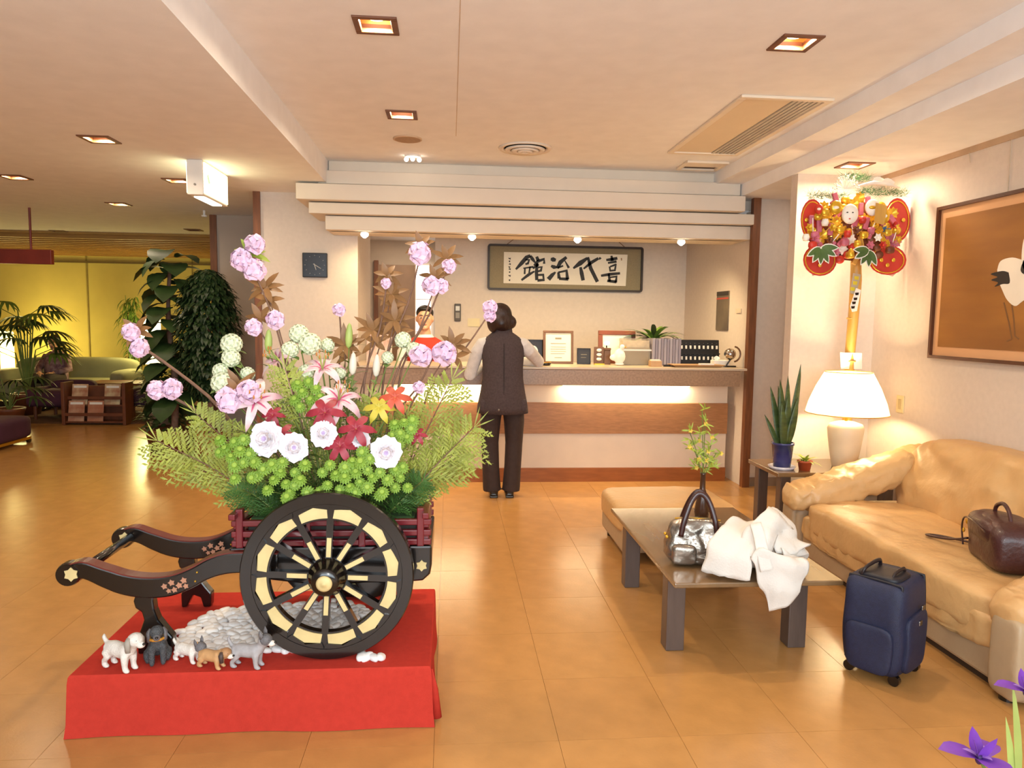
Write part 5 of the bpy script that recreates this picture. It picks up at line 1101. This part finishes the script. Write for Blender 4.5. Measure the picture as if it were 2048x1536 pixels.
# ------------------------------------------------------------------ crane painting and wall bits
YP0, YP1, ZP0, ZP1 = 2.75, 4.42, 1.245, 2.195
t = thing('crane_painting', 'large framed painting of a white crane on golden brown ground', 'picture', (XR, 0, 0))
f = MB(); X_ = -.04
f.box(X_, YP0, ZP0, 0, YP1, ZP0+.02); f.box(X_, YP0, ZP1-.02, 0, YP1, ZP1); f.box(X_, YP0, ZP0+.02, 0, YP0+.02, ZP1-.02); f.box(X_, YP1-.02, ZP0+.02, 0, YP1, ZP1-.02)
obj('frame', f, mat('painting_frame', '#4f2a18', .35, var=.15), t)
obj('mount', B(-.02, YP0+.02, ZP0+.02, -.004, YP1-.02, ZP1-.02), mat('painting_mount', '#d9a778', .8, var=.03), t)
pn = obj('painted_silk', B(-.024, YP0+.07, ZP0+.075, -.02, YP1-.07, ZP1-.075), mat('gold_ground', '#a5702f', .75, col2='#8a5a28', vs=2.2, stretch=(1, .5, 2.5), detail=8), t)
pf = lambda u, v, d: (d, u, v)
cw_ = mat('crane_white', '#ece4d4', .8, var=.04); ck_ = mat('crane_black', '#2b2420', .8, var=.1); cl_ = mat('crane_leg', '#7a5530', .8)
A2 = lambda px, py: (lambda p: (p.y*(XR-.024)/p.x, EYE + (p.z-EYE)*(XR-.024)/p.x))(at(px, py, 4.0))
def ppoly(name, pts, m_, d0=-.026, d1=-.024): obj(name, MB().prism([(v.x, v.y) for v in smooth_pts([(*A2(*p), 0) for p in pts] + [(*A2(*pts[0]), 0)], 4)[:-1]], pf, d0, d1), m_, pn)
ppoly('crane_body', [(1995, 540), (2002, 522), (2025, 515), (2050, 520), (2075, 510), (2090, 530), (2085, 560), (2060, 590), (2042, 605), (2030, 612), (2015, 600), (2005, 580), (1998, 562)], cw_)
ppoly('crane_neck', [(2050, 545), (2044, 520), (2048, 480), (2060, 465), (2075, 468), (2062, 482), (2064, 520), (2072, 545)], cw_, -.0268, -.0248)
ppoly('wing_tip', [(2018, 545), (2005, 542), (1982, 548), (1996, 554), (1983, 560), (1997, 565), (1990, 573), (2006, 568), (2020, 566)], ck_, -.0268, -.0248)
ppoly('wing_tip', [(2048, 520), (2056, 532), (2050, 548), (2042, 540)], ck_, -.0268, -.0248)
for pts in ([(2008, 605), (2018, 645), (2024, 678)], [(2024, 610), (2028, 640), (2030, 672)], [(2024, 678), (2014, 682)], [(2030, 672), (2038, 678)]): obj('crane_leg', MB().ribbon([A2(*p) for p in pts], [.008]*len(pts), pf, -.026, -.024), cl_, pn)
for (a, b_) in (((1935, 325), (1935, 275)), ((2010, 385), (2018, 262))):
    p, q_ = A2(*a), A2(*b_)
    t2 = tag(obj('hanging_wire', MB().tube([(XR-.006, p[0], p[1]), (XR-.006, q_[0], min(ZR-.03, q_[1]))], .0022, 6), mat('wire', '#b9a890', .5)), 'thin hanging wire on the right wall ' + ('above the left part of the painting' if a[0] < 2000 else 'holding the painting top'), 'wire')
t = thing('wall_socket', 'pale square socket plate on the right wall above the sofa', 'socket', (XR, 4.72, .91)); obj('plate', B(-.01, -.04, -.06, 0, .04, .06), mat('socket', '#d9c89a', .5), t, bevel=.003); obj('outlet', B(-.012, -.015, -.035, -.01, .015, .035), mat('socket_dark', '#b9a67c', .5), t)

# ------------------------------------------------------------------ iris and leaves in the foreground
t = thing('iris_vase', 'pale glass vase of purple irises standing at the lower right corner', 'vase', (1.52, 1.60, 0))
obj('vase', MB().lathe([(0, 0), (.07, 0), (.085, .05), (.07, .15), (.05, .24), (.06, .27), (.052, .27), (.04, .23), (0, .05)], 24), mat('vase_glass', '#d9dccb', .15, var=.02, trans=.5), t, smooth=True)
M_IRI = mat('iris_petal', '#7a3fb0', .5, var=.15, vs=20); M_IRL = mat('iris_pale', '#b890dc', .5, var=.1); M_IRD = mat('iris_deep', '#3b2160', .5)
def iris(dx, dy, z, rz, s):
    hp = Vector((dx, dy, z)); st_ = obj('iris_stem', MB().tube(smooth_pts([(0, 0, .1), (dx*.5, dy*.5, z*.6), hp], 4), .004, 6), M_STEM, t)
    for k in range(3):
        a = rz + k*2.094; mb = MB(); mb.leaf(hp, (cos(a), sin(a), .55), (0, 0, 1), .08*s, .058*s, q=1.3, e=.5, bend=.7, segs=6, wave=.05); obj('iris_fall', mb, M_IRI, st_, smooth=True)
        mb = MB(); mb.leaf(hp, (cos(a+1.05)*.45, sin(a+1.05)*.45, 1), (cos(a), sin(a), 0), .065*s, .028*s, bend=-.2, segs=5); obj('iris_standard', mb, M_IRI, st_, smooth=True)
        mb = MB(); mb.leaf(hp + Vector((0, 0, .004)), (cos(a)*.8, sin(a)*.8, .75), (0, 0, 1), .036*s, .018*s, bend=.6); obj('iris_style', mb, M_IRL, st_, smooth=True)
    obj('iris_heart', MB().ell(hp, .008*s, .008*s, .012*s), M_IRD, st_, smooth=True)
c0 = Vector((1.52, 1.60, 0)); h = at(1958, 1518, 1.62) - c0; iris(h.x, h.y, h.z, 2.75, 1.15)
h = at(2052, 1385, 1.66) - c0; iris(h.x, h.y, h.z, .6, .9)
for (a, b_) in (((2040, 1540), (2042, 1370)), ((2030, 1560), (2026, 1440))):
    p = at(*a, 1.68) - c0; q_ = at(*b_, 1.68) - c0; obj('iris_leaf', MB().leaf(p - Vector((0, 0, .06)), (q_-p) + Vector((0, 0, .02)), (0, -1, 0), (q_-p).length + .06, .022, bend=.15, segs=6), mat('iris_leaf', '#a9b862', .5, var=.15), t, smooth=True)
# ------------------------------------------------------------------ festive rake ornament
KX, KY = 2.70, 4.70
t = thing('festive_rake', 'festive bamboo rake heaped with red gold and green lucky ornaments', 'ornament', (KX, KY, STZ))
K = lambda px, py, dy=0.: at(px, py, KY + dy) - Vector((KX, KY, STZ))
M_BAM = mat('bamboo', '#c99a4a', .4, var=.15, vs=8, stretch=(4, 4, .6)); M_KR = mat('ornament_red', '#c33426', .45, var=.15); M_KP = mat('ornament_pink', '#bf6478', .5, var=.2); M_KG = mat('ornament_green', '#4f6a34', .5, var=.3); M_KW = mat('ornament_white', '#f2ece0', .5, var=.04); M_KO = mat('ornament_gold', '#dfb437', .3, metal=.55, var=.15); M_KD = mat('ornament_brown', '#6e3a22', .5, var=.2); M_KB = mat('ornament_blue', '#3a6a9a', .5)
a_, b_ = K(1712, 560, .16), K(1700, 705, .2)
hd = obj('handle', MB().tube([Vector((a_.x-.005, a_.y, 0.0)), b_, K(1708, 620, .18), a_, K(1712, 480, .12)], [.032, .034, .036, .038, .03], 16), M_BAM, t, smooth=True)
for z in (.42, .72, 1.02): obj('bamboo_node', MB().lathe([(.034, -.006), (.039, 0), (.034, .006)], 14, c=(b_.x + (a_.x-b_.x)*max(0, (z-b_.z)/(a_.z-b_.z)), b_.y - .01, z)), M_BAM, hd)
obj('white_tag', MB().prism([(1680, 705), (1724, 706), (1724, 738), (1682, 738)], lambda u, v, d: K(u, v, .17 + d), -.004, .004), M_KW, t)
def kpoly(name, pts, m_, y0, y1, par=None): return obj(name, MB().prism(pts, lambda u, v, d: K(u, v, d), y0, y1), m_, par or t)
# backing lobes
import itertools
def oval(cx, cy, rx, ry, n=20, a0=0): return [(cx + rx*cos(a0 + 2*pi*i/n), cy + ry*sin(a0 + 2*pi*i/n)) for i in range(n)]
kpoly('backing', oval(1705, 462, 92, 60), M_KD, .06, .09); kpoly('red_fan', oval(1795, 440, 26, 44), M_KR, .03, .05); kpoly('red_fan', oval(1640, 520, 34, 32), M_KR, .0, .03); kpoly('red_fan', oval(1775, 520, 38, 30), M_KR, .0, .03); kpoly('red_fan', oval(1625, 440, 24, 42), M_KR, .03, .05)
kpoly('clear_wrapper', [(1612, 520), (1625, 552), (1660, 540), (1660, 520)], mat('wrapper', '#e6c4b4', .2, trans=.4), .03, .034); kpoly('clear_wrapper', [(1745, 540), (1785, 553), (1800, 540), (1805, 500), (1770, 515)], _mats['wrapper'], .03, .034)
# pine bough on top
r = random.Random(11)
for (px, py, n_, w) in ((1710, 356, 260, 30), (1765, 386, 420, 52), (1655, 394, 340, 42)):
    mb = MB(); c = K(px, py, .03)
    for i in range(n_): p = c + Vector((r.uniform(-1, 1)*w/310, r.uniform(-.02, .02), r.uniform(-.02, .02))); mb.leaf(p, (r.uniform(-1, 1), r.uniform(-.8, .2), r.uniform(-.3, .9)), (0, -1, 0), .06, .009, segs=1)
    obj('pine_bough', mb, mat('pine', '#2f5a2c', .6, var=.4), t)
# white crane ornament
cr = obj('crane_ornament', MB().tube([K(1715, 372, -.06), K(1745, 366, -.07), K(1775, 368, -.06), K(1800, 376, -.05)], [.008, .022, .022, .004], 10, flat=.6), M_KW, t, smooth=True)
for (a, b2) in (((1745, 366), (1752, 340)), ((1765, 366), (1778, 350))): p = K(*a, -.07); obj('crane_wing', MB().leaf(p, K(a[0]+45, b2[1]+8, -.05) - p, (0, -1, .4), .11, .06, bend=.3), M_KW, cr, smooth=True)
# white rice sprays
mb = MB()
for i in range(60): a = r.uniform(0, pi); p = K(1690, 378, -.05); e = p + Vector((cos(a)*.09, r.uniform(-.05, .02), sin(a)*.085))*r.uniform(.6, 1); mb.tube([p, e], .0012, 4); mb.ell(e, .006, n=6, m=4)
obj('rice_spray', mb, M_KW, t)
# central mask, koban, barrels, balls and flowers
mk = obj('white_mask', MB().ell(K(1700, 428, -.10), .055, .03, .065, 18, 12), M_KW, t, smooth=True)
for (dx, dz, mm) in ((-.018, .01, M_BLACK), (.018, .01, M_BLACK), (0, -.03, M_KR)): obj('mask_feature', MB().ell(K(1700, 428, -.128) + Vector((dx, 0, dz)), .007, .004, .004), mm, mk)
for (px, py, rx, rz_, mm, nm) in ((1672, 415, .042, .046, M_KO, 'gold_koban'), (1745, 415, .05, .055, M_KW, 'paper_plaque'), (1638, 418, .026, .034, M_KR, 'daruma_doll'), (1770, 432, .032, .05, M_KO, 'gold_scroll')):
    o = obj(nm, MB().ell(K(px, py, -.07), rx, .022, rz_, 16, 10), mm, t, smooth=True); obj('ornament_band', MB().ell(K(px, py, -.085), rx*.5, .012, rz_*.25, 12, 8), M_KW if mm is not M_KW else M_KO, o, smooth=True)
obj('wood_tablet', MB().prism([(1752, 405), (1775, 412), (1768, 450), (1748, 445)], lambda u, v, d: K(u, v, -.10 + d), 0, .012), M_BAM, t)
i = 0
for k in range(64):
    a = k*2.4; q_ = sqrt((k+.5)/64); px, py = 1706 + 92*q_*cos(a), 458 + 66*q_*sin(a); p = K(px, py, .0 + .03*r.random()); mm = [M_KO, M_KR, M_KP, M_KW, M_KD, M_KO, M_BAM, M_KG][(k*5 + k//3) % 8] if py < 470 else [M_KP, M_KR, M_KD, M_KO, M_KW, M_BAM, M_KD][(k*3) % 7]; mb = MB()
    if k % 3 == 0:
        for e in range(8): mb.leaf(p, (cos(e*.785), -.6, sin(e*.785)), (0, -1, 0), .045, .03, bend=.5, segs=3)
        obj('paper_rosette', mb, mm, t)
    elif k % 3 == 1: mb.ell(p + Vector((0, -.01, 0)), .032, .022, .028, 10, 8); obj('lucky_ball', mb, mm, t, smooth=True)
    else:
        b4 = r.uniform(-.8, .8); mb.X = Matrix.Translation(p) @ Matrix.Rotation(b4, 4, 'Y'); mb.box(-.016, -.03, -.04, .016, -.01, .04); obj('lucky_plaque', mb, mm, t, bevel=.004)
for (px, py, rx, ry) in ((1640, 520, 34, 32), (1775, 520, 38, 30), (1795, 440, 26, 44), (1625, 440, 24, 42)):
    obj('gold_trim', MB().tube([K(u, v, (.0 if py > 500 else .03) - .003) for u, v in oval(px, py, rx*.86, ry*.86, 24)], .004, 6, closed=True), M_KO, t)
    for k in range(3): p = K(px - 12 + 12*k, py + 10*(k % 2), (-.01 if py > 500 else .02)); obj('coin', MB().ell(p, .014, .005, .014, 12, 6), M_KO, t, smooth=True)
for (px, py) in ((1618, 455), (1630, 470), (1650, 445), (1665, 455), (1680, 460), (1695, 468), (1712, 460), (1728, 470), (1742, 462), (1755, 475), (1775, 465), (1790, 460), (1660, 480), (1690, 485), (1715, 488), (1740, 490), (1625, 490), (1640, 500), (1672, 505), (1700, 510), (1730, 505), (1765, 490), (1780, 500), (1612, 475), (1795, 480), (1650, 425), (1725, 440), (1690, 445)):
    mm = [M_KO, M_KR, M_KO, M_KP, M_KD, M_KO, M_KW][(i*3) % 7] if py < 478 else [M_KP, M_KR, M_KD, M_KP, M_KO][i % 5]
    p = K(px, py, -.05 - .03*r.random()); mb = MB(); k = i % 3; i += 1
    if k == 0:
        for e in range(6): mb.leaf(p, (cos(e*1.047), -.5, sin(e*1.047)), (0, -1, 0), .032, .024, bend=.4, segs=2)
        mb.ell(p + Vector((0, -.012, 0)), .009); obj('paper_flower', mb, mm, t)
    elif k == 1: mb.pillow(p, .026, .02, .024, 4, 3); obj('rice_bale', mb, mm, t, smooth=True)
    else: mb.lathe([(0, -.02), (.018, -.022), (.024, 0), (.018, .022), (0, .024)], 10, c=p); obj('treasure_ball', mb, mm, t, smooth=True)
for j in range(9):
    p = K(1625 + j*20, 455 + (j % 3)*14, -.06); a = r.uniform(-.9, .9); obj('arrow', MB().tube([p - Vector((sin(a), 0, cos(a)))*.05, p + Vector((sin(a), -.2, cos(a)))*.06], .003, 6), M_BAM if j % 2 else M_KW, t)
for (px, py, mm) in ((1630, 480, M_KP), (1785, 488, M_KP), (1770, 462, M_KB), (1785, 450, M_KR)):
    mb = MB(); p = K(px, py, -.07)
    for e in range(22): mb.leaf(p, (r.uniform(-1, 1), -.6, r.uniform(-1, 1)), (0, -1, 0), .04, .012, segs=2)
    obj('paper_tassel', mb, mm, t)
obj('gold_bell', MB().lathe([(0, -.035), (.02, -.035), (.024, -.02), (.014, .02), (0, .028)], 12, c=K(1702, 505, -.09)), M_KO, t, smooth=True)
# two sprays of outlined green leaves
for (px, py, sg) in ((1642, 505, -1), (1738, 510, 1)):
    for k, a in enumerate((-2.6, -2.1, -1.6, -1.1, -.5, .0)):
        p = K(px, py-10, -.11 - .002*k); d = Vector((cos(a)*(-sg if k > 3 else 1), -.15, sin(a)))
        o = obj('outlined_leaf', MB().leaf(p, d, (0, -1, 0), .118, .052, bend=.1, segs=5, fold=.05), M_KW, t); obj('leaf_face', MB().leaf(p + d.normalized()*.005 + Vector((0, -.003, 0)), d, (0, -1, 0), .104, .038, bend=.1, segs=5, fold=.05), M_KG, o)
# hanging tags on the handle
tg = obj('name_tag', MB().prism([(1706, 546), (1722, 549), (1712, 590), (1700, 586)], lambda u, v, d: K(u, v, .10 + d), 0, .004), mat('tag_grey', '#b3a68e', .6), t)
for (x, y) in ((1714, 556), (1711, 566), (1706, 578)): obj('tag_mark', MB().prism([(x-5, y-4), (x+4, y-3), (x+3, y+4), (x-5, y+3)], lambda u, v, d: K(u, v, .099 + d), -.001, .001), mat('mark_yellow', '#d3c22e', .5), tg)
tg = obj('name_tag', MB().prism([(1712, 576), (1722, 580), (1714, 622), (1704, 624), (1700, 612)], lambda u, v, d: K(u, v, .09 + d), 0, .004), M_KW, t)
for (x, y) in ((1714, 588), (1711, 598), (1708, 606), (1706, 615)): obj('tag_mark', MB().prism([(x-4, y-2.5), (x+4, y-3), (x+3, y+2), (x-3, y+2.5)], lambda u, v, d: K(u, v, .089 + d), -.001, .001), M_BLACK, tg)

# ------------------------------------------------------------------ lounge at the back left
M_LG = mat('lounge_sofa', '#8a8a68', .85, var=.08); M_WDK = mat('rack_wood', '#6b3a20', .5, var=.2, stretch=(2, 2, 1)); M_PUR = mat('purple_cloth', '#4a2336', .85, var=.12)
LF = .02
t = thing('lounge_sofa', 'pale green sofa in the far lounge', 'sofa', (-6.0, 12.0, LF))
obj('seat', MB().pillow((0, -.1, .25), .95, .42, .16, 6, 12), M_LG, t, smooth=True); obj('backrest', MB().pillow((0, .32, .48), .95, .13, .25, 5, 12), M_LG, t, smooth=True)
for s in (-1, 1): obj('armrest', MB().pillow((s*.9, -.05, .36), .12, .42, .2, 5, 10), M_LG, t, smooth=True)
obj('plinth', B(-.9, -.45, 0, .9, .4, .09), M_BLACK, t)
# seated guest
t = thing('person', 'guest in patterned purple-grey top seated on the far green sofa', 'person', (-6.05, 11.55, LF), pi)
m = MB(); m.loft([ering((0, -.12, .40), .16, .12), ering((0, -.16, .52), .14, .1), ering((0, -.2, .70), .16, .1), ering((0, -.2, .80), .14, .08), ering((0, -.19, .85), .055, .055), ering((0, -.16, .92), .05, .05)])
for s in (-1, 1):
    m.tube([(s*.09, -.1, .44), (s*.11, .32, .46), (s*.11, .36, .24), (s*.11, .34, .05)], [.085, .065, .05, .04], 12); m.tube([(s*.11, .31, .04), (s*.115, .44, .03)], [.04, .028], 10)
    m.tube([(s*.15, -.2, .77), (s*.22, -.1, .58), (s*.1, .12, .53)], [.05, .042, .03], 10); hand(m, (s*.1, .12, .53), (-s*.4, .9, 0), (0, 0, 1), -s)
q, R = head_into(m, (0, -.13, .985), 1., 0, -.25); obj('body', m, M_SKIN, t, remesh=.009); face(t, q, R)
h_ = MB(); h_.ell(q(0, -.02, .04), .086, .094, .08, 18, 12, R); h_.ell(q(0, -.05, -.02), .08, .055, .09, 14, 10, R); obj('hair', h_, M_HAIRB, t, remesh=.009)
v = MB(); v.loft([ering((0, -.12, .40), .185, .145), ering((0, -.16, .52), .165, .125), ering((0, -.2, .70), .18, .12), ering((0, -.2, .80), .15, .095), ering((0, -.19, .845), .08, .07)], cap=False); M_PAT = mat('patterned_top', '#6d4a58', .85, col2='#a98c8c', vs=22); obj('top', v, M_PAT, t, smooth=True, solid=.012)
for s in (-1, 1): obj('sleeve', MB().tube([(s*.14, -.2, .78), (s*.225, -.1, .58), (s*.11, .11, .53)], [.06, .052, .04], 12), M_PAT, t, smooth=True); obj('trouser_leg', MB().tube([(s*.09, -.1, .44), (s*.11, .32, .465), (s*.11, .37, .24), (s*.11, .34, .08)], [.095, .075, .06, .055], 12), M_TRO, t, smooth=True); obj('shoe', MB().pillow((s*.113, .39, .03), .045, .11, .03, 3, 6), M_BLACK, t, smooth=True)
# magazine rack
t = thing('magazine_rack', 'low dark wooden magazine rack at the lounge edge', 'rack', (-4.62, 9.92, 0))
for x in (-.40, .36): obj('side_panel', B(x, -.12, 0, x+.04, .14, .56), M_WDK, t, bevel=.005)
obj('back_panel', B(-.36, .1, .03, .36, .13, .50), M_WDK, t); obj('shelf', B(-.36, -.1, .03, .36, .1, .05), M_WDK, t); obj('shelf', B(-.36, -.02, .24, .36, .1, .26), M_WDK, t); obj('rail', B(-.36, -.11, .12, .36, -.09, .16), M_WDK, t); obj('rail', B(-.36, -.03, .33, .36, -.01, .37), M_WDK, t)
for i, (x, z, y, c, lb) in enumerate(((-.34, .05, -.085, '#c9a184', 'lower left'), (-.10, .05, -.085, '#b98668', 'lower middle'), (-.33, .26, 0, '#e0c49c', 'upper left'), (.08, .26, 0, '#d9cba0', 'upper right'))):
    tt = thing('magazine', lb + ' magazine in the wooden rack', 'magazine', (-4.62+x, 9.92+y, z), group='magazines in the rack', rot=(radians(-10), 0, 0)); obj('pages', B(.004, .002, 0, .196, .012, .268), M_PAP, tt); cv = obj('cover', B(0, 0, 0, .2, .002, .27), mat('cover_%d' % i, c, .4, col2='#a8664a', vs=9), tt); obj('masthead', B(.02, -.001, .22, .18, 0, .25), M_WHITE, cv)
# purple armchairs
def armchair(x, y, rz, lb, m_):
    t = thing('armchair', lb, 'armchair', (x, y, 0.0 if y < 9.9 else LF), rz, 'dark purple lounge armchairs')
    obj('seat', MB().pillow((0, 0, .28), .3, .3, .12, 5, 8), m_, t, smooth=True); obj('backrest', MB().pillow((0, .27, .34), .3, .09, .16, 5, 8), m_, t, smooth=True)
    for s in (-1, 1): obj('armrest', MB().pillow((s*.3, 0, .29), .07, .3, .13, 5, 8), m_, t, smooth=True)
    for (a, b2) in ((-.26, -.24), (.26, -.24), (-.26, .26), (.26, .26)): obj('leg', MB().cyl((a, b2, 0), (a, b2, .18), .022, n=10), M_WDK, t)
armchair(-5.3, 10.45, 0, 'dark purple armchair left of the magazine rack', M_PUR); armchair(-4.05, 10.5, 0, 'dark purple armchair right of the magazine rack', mat('plum_cloth', '#3c2036', .85))
t = thing('lounge_table', 'low brown lounge table behind the magazine rack', 'table', (-4.75, 11.2, LF)); obj('tabletop', B(-.55, -.3, .40, .55, .3, .43), M_WDK, t, bevel=.005)
for (a, b2) in ((-.5, -.25), (.45, -.25), (-.5, .2), (.45, .2)): obj('leg', B(a, b2, 0, a+.05, b2+.05, .4), M_WDK, t)
# glowing paper lamp
t = thing('paper_lamp', 'glowing white cylinder lamp on a stand in the lounge corner', 'lamp', (-4.90, 12.4, LF))
obj('stand', MB().lathe([(0, 0), (.13, 0), (.12, .02), (.02, .03), (.02, .62), (0, .62)], 18), M_BLACK, t, smooth=True); obj('lower_shade', MB().lathe([(.12, .62), (.14, .64), (.14, .84), (.12, .86)], 24), mat('lamp_glow_low', '#fff0b0', .5, var=0, emit=2.2), t, smooth=True); obj('upper_shade', MB().lathe([(.14, .93), (.15, .95), (.15, 1.34), (.14, 1.36)], 24), mat('lamp_glow', '#fff3c2', .5, var=0, emit=5), t, smooth=True); obj('ring', MB().cyl((0, 0, .86), (0, 0, .93), .02, n=10), M_BLACK, t)
for (x, y, z, e) in ((-4.9, 12.1, 1.2, 40), (-7.2, 12.6, .9, 60)):
    l = bpy.data.lights.new('lounge_lamp_light', 'POINT'); l.energy = e; l.color = (1, .82, .32); l.shadow_soft_size = .15; o = bpy.data.objects.new('lounge_lamp_light', l); COL.objects.link(o); o.location = (x, y, z)
t = thing('floor_uplight', 'bright yellow floor lamp behind the fan palm at the left edge', 'lamp', (-7.35, 12.75, LF)); obj('base', MB().lathe([(0, 0), (.14, 0), (.12, .03), (0, .04)], 18), M_BLACK, t); obj('shade', MB().lathe([(.08, .04), (.1, .06), (.1, 1.1), (.08, 1.12)], 20), mat('lamp_glow_y', '#ffe98a', .5, var=0, emit=4), t, smooth=True)
# hanging red sign
t = thing('hanging_sign', 'long red sign board hanging from the low ceiling at left', 'sign', (-4.55, 8.0, 0)); M_SGN = mat('sign_red', '#7a2a1c', .5, var=.15)
sg = obj('board', B(-.45, -.03, 1.955, .43, .03, 2.105), M_SGN, t, bevel=.006)
for x in (-.3, .22): obj('hanger', MB().cyl((x, 0, 2.105), (x, 0, ZL), .012, n=8), M_SGN, t)
# maroon trolley at the left edge
t = thing('maroon_trolley', 'maroon upholstered box on casters at the left edge', 'trolley', (-5.05, 8.15, 0)); obj('body', MB().pillow((0, 0, .19), .40, .38, .125, 8, 8), M_PUR, t, smooth=True); obj('rail', B(-.36, -.36, .04, .36, .36, .07), M_GOLD, t)
for (a, b2) in ((-.34, -.34), (.34, -.34), (-.34, .34), (.34, .34)): c_ = obj('caster', MB().cyl((a-.015, b2, .03), (a+.015, b2, .03), .03, n=12), M_BLACK, t)

# plants
def palm_fan(t, p, d, L, n, m_, spread=1.3):
    mb = MB(); d = Vector(d).normalized(); up = Vector((0, 0, 1)); sd = d.cross(up).normalized()
    for k in range(n): a = -spread + 2*spread*k/(n-1); mb.leaf(p, d*cos(a) + sd*sin(a), up, L*(1-.25*abs(a)/spread), L*.11, bend=.9, segs=4)
    return obj('fan_leaf', mb, m_, t, smooth=True)
def pot(t, r_, h_, m_, name='pot'): obj(name, MB().lathe([(0, 0), (r_*.75, 0), (r_*.95, h_*.8), (r_, h_*.85), (r_*1.05, h_), (r_*.92, h_), (r_*.88, h_*.88), (0, h_*.88)], 24), m_, t, smooth=True)
rp = random.Random(21)
t = thing('fan_palm', 'potted fan palm with spread leaves at the left edge of the lounge', 'plant', (-5.95, 10.75, LF)); pot(t, .2, .3, M_WDK)
for i in range(19):
    a = i*2.4; z = .75 + .75*((i*5) % 19)/19; c = Vector((cos(a)*.12, sin(a)*.12, z)); e = c + Vector((cos(a)*.25, sin(a)*.2, .12)); st_ = obj('stalk', MB().tube([(0, 0, .25), c, e], [.012, .008, .005], 6), M_STEM, t); palm_fan(t, e, (cos(a), sin(a)*.6, .1), .42, 11, M_LFD if i % 3 else M_LF)
t = thing('fan_palm', 'second leafy palm, lower, before the seated guest', 'plant', (-5.55, 9.6, 0)); pot(t, .18, .25, M_WDK)
for i in range(10):
    a = i*2.4; c = Vector((cos(a)*.1, sin(a)*.1, .35 + .03*i)); e = c + Vector((cos(a)*.2, sin(a)*.2, .05)); obj('stalk', MB().tube([(0, 0, .2), c, e], .006, 6), M_STEM, t); palm_fan(t, e, (cos(a), sin(a)*.6, 0), .3, 7, M_LFD)
t = thing('bamboo_plant', 'slender feathery plant on a wire stand before the lounge wall', 'plant', (-5.35, 12.75, LF)); pt = obj('pot', MB().lathe([(0, .34), (.12, .34), (.15, .55), (.16, .58), (.13, .58), (0, .52)], 20), M_BLACK, t, smooth=True)
for k in range(3): a = k*2.094; obj('stand_leg', MB().cyl((cos(a)*.16, sin(a)*.16, 0), (cos(a)*.11, sin(a)*.11, .36), .01, n=8), M_BLACK, t)
for k in range(3):
    x = (k-1)*.05; st_ = obj('stem', MB().tube([(x*.3, 0, .5), (x, 0, 1.1), (x*1.6, 0, 1.75 - .1*k)], [.012, .01, .005], 6), M_STEM, t); mb = MB()
    for i in range(70): z = .65 + 1.1*rp.random(); a = rp.uniform(0, 6.28); mb.leaf((x*(z/1.1), 0, z), (cos(a), sin(a), -.15 + rp.uniform(-.3, .3)), (0, 0, 1), rp.uniform(.12, .26)*(1.3 - .4*abs(z-1.5)), .03, bend=1.1, segs=3)
    obj('leaves', mb, M_LF, st_, smooth=True)
# big-leaved fig tree
t = thing('fig_tree', 'tall potted fig tree with big round dark leaves', 'plant', (-2.78, 7.55, 0)); pot(t, .2, .30, M_WDK); mat('pot_orange', '#a04a22', .5, var=.1)
obj('trunk', MB().tube(smooth_pts([(0, 0, .25), (.02, 0, .8), (-.03, 0, 1.4), (.0, 0, 1.95)], 4), [.035]*5 + [.028]*4 + [.02]*4, 8), M_TWIG, t, smooth=True)
for i in range(58):
    z = .55 + 1.55*i/58; a = i*2.4; tz = 1.0; d = Vector((cos(a) - .25, sin(a)*.8 - .25, rp.uniform(-.1, .55))); p = Vector((0, 0, z)) + Vector((cos(a)*.06, sin(a)*.05, 0))
    o = obj('leaf', MB().leaf(p, d, (0, 0, 1), rp.uniform(.26, .36)*(1.0 if z < 1.9 else .9), rp.uniform(.2, .26), bend=1.3, segs=5, q=1.2, e=.6), M_LFD, t, smooth=True)
# dense small-leaved tree
t = thing('weeping_fig', 'dense small-leaved dark green potted tree beside the fig tree', 'plant', (-2.36, 7.35, 0)); pot(t, .16, .30, _mats['pot_orange'])
obj('trunk', MB().tube([(0, 0, .22), (.01, 0, .8), (0, 0, 1.5)], [.03, .025, .015], 8), M_TWIG, t)
mb = MB()
for i in range(3200):
    u = rp.uniform(-1, 1); a = rp.uniform(0, 6.28); q_ = rp.random()**.4; rr = .29*sqrt(max(0, 1-u*u)); p = Vector((cos(a)*rr*q_, sin(a)*rr*q_, 1.28 + .62*u)); mb.leaf(p, (cos(a), sin(a), -.5 + rp.uniform(-.6, .6)), (0, 0, 1), .095, .042, bend=.6, segs=2)
o = obj('foliage', mb, mat('fig_small', '#243a1c', .45, var=.4, vs=20), t); o['kind'] = 'stuff'
t = thing('leafy_shrub', 'low mid-green potted shrub under the two potted trees', 'plant', (-3.0, 7.9, 0)); pot(t, .2, .26, M_WDK); mb = MB()
for i in range(420):
    u = rp.random(); a = rp.uniform(0, 6.28); rr = .34*sqrt(rp.random()); mb.leaf((cos(a)*rr*.6, sin(a)*rr*.6, .3 + .55*u), (cos(a), sin(a), rp.uniform(-.3, .8)), (0, 0, 1), .13, .05, bend=.7, segs=3)
o = obj('foliage', mb, mat('shrub_leaf', '#48562a', .5, var=.35, vs=12), t, smooth=True); o['kind'] = 'stuff'
t = thing('grey_planter', 'grey tapered floor planter beside the lounge armchairs', 'planter', (-3.25, 8.6, 0)); pot(t, .2, .45, mat('planter_grey', '#7d756c', .7, var=.1)); obj('soil', MB().lathe([(0, .39), (.17, .39), (.17, .40), (0, .40)], 18), M_WDK, t)
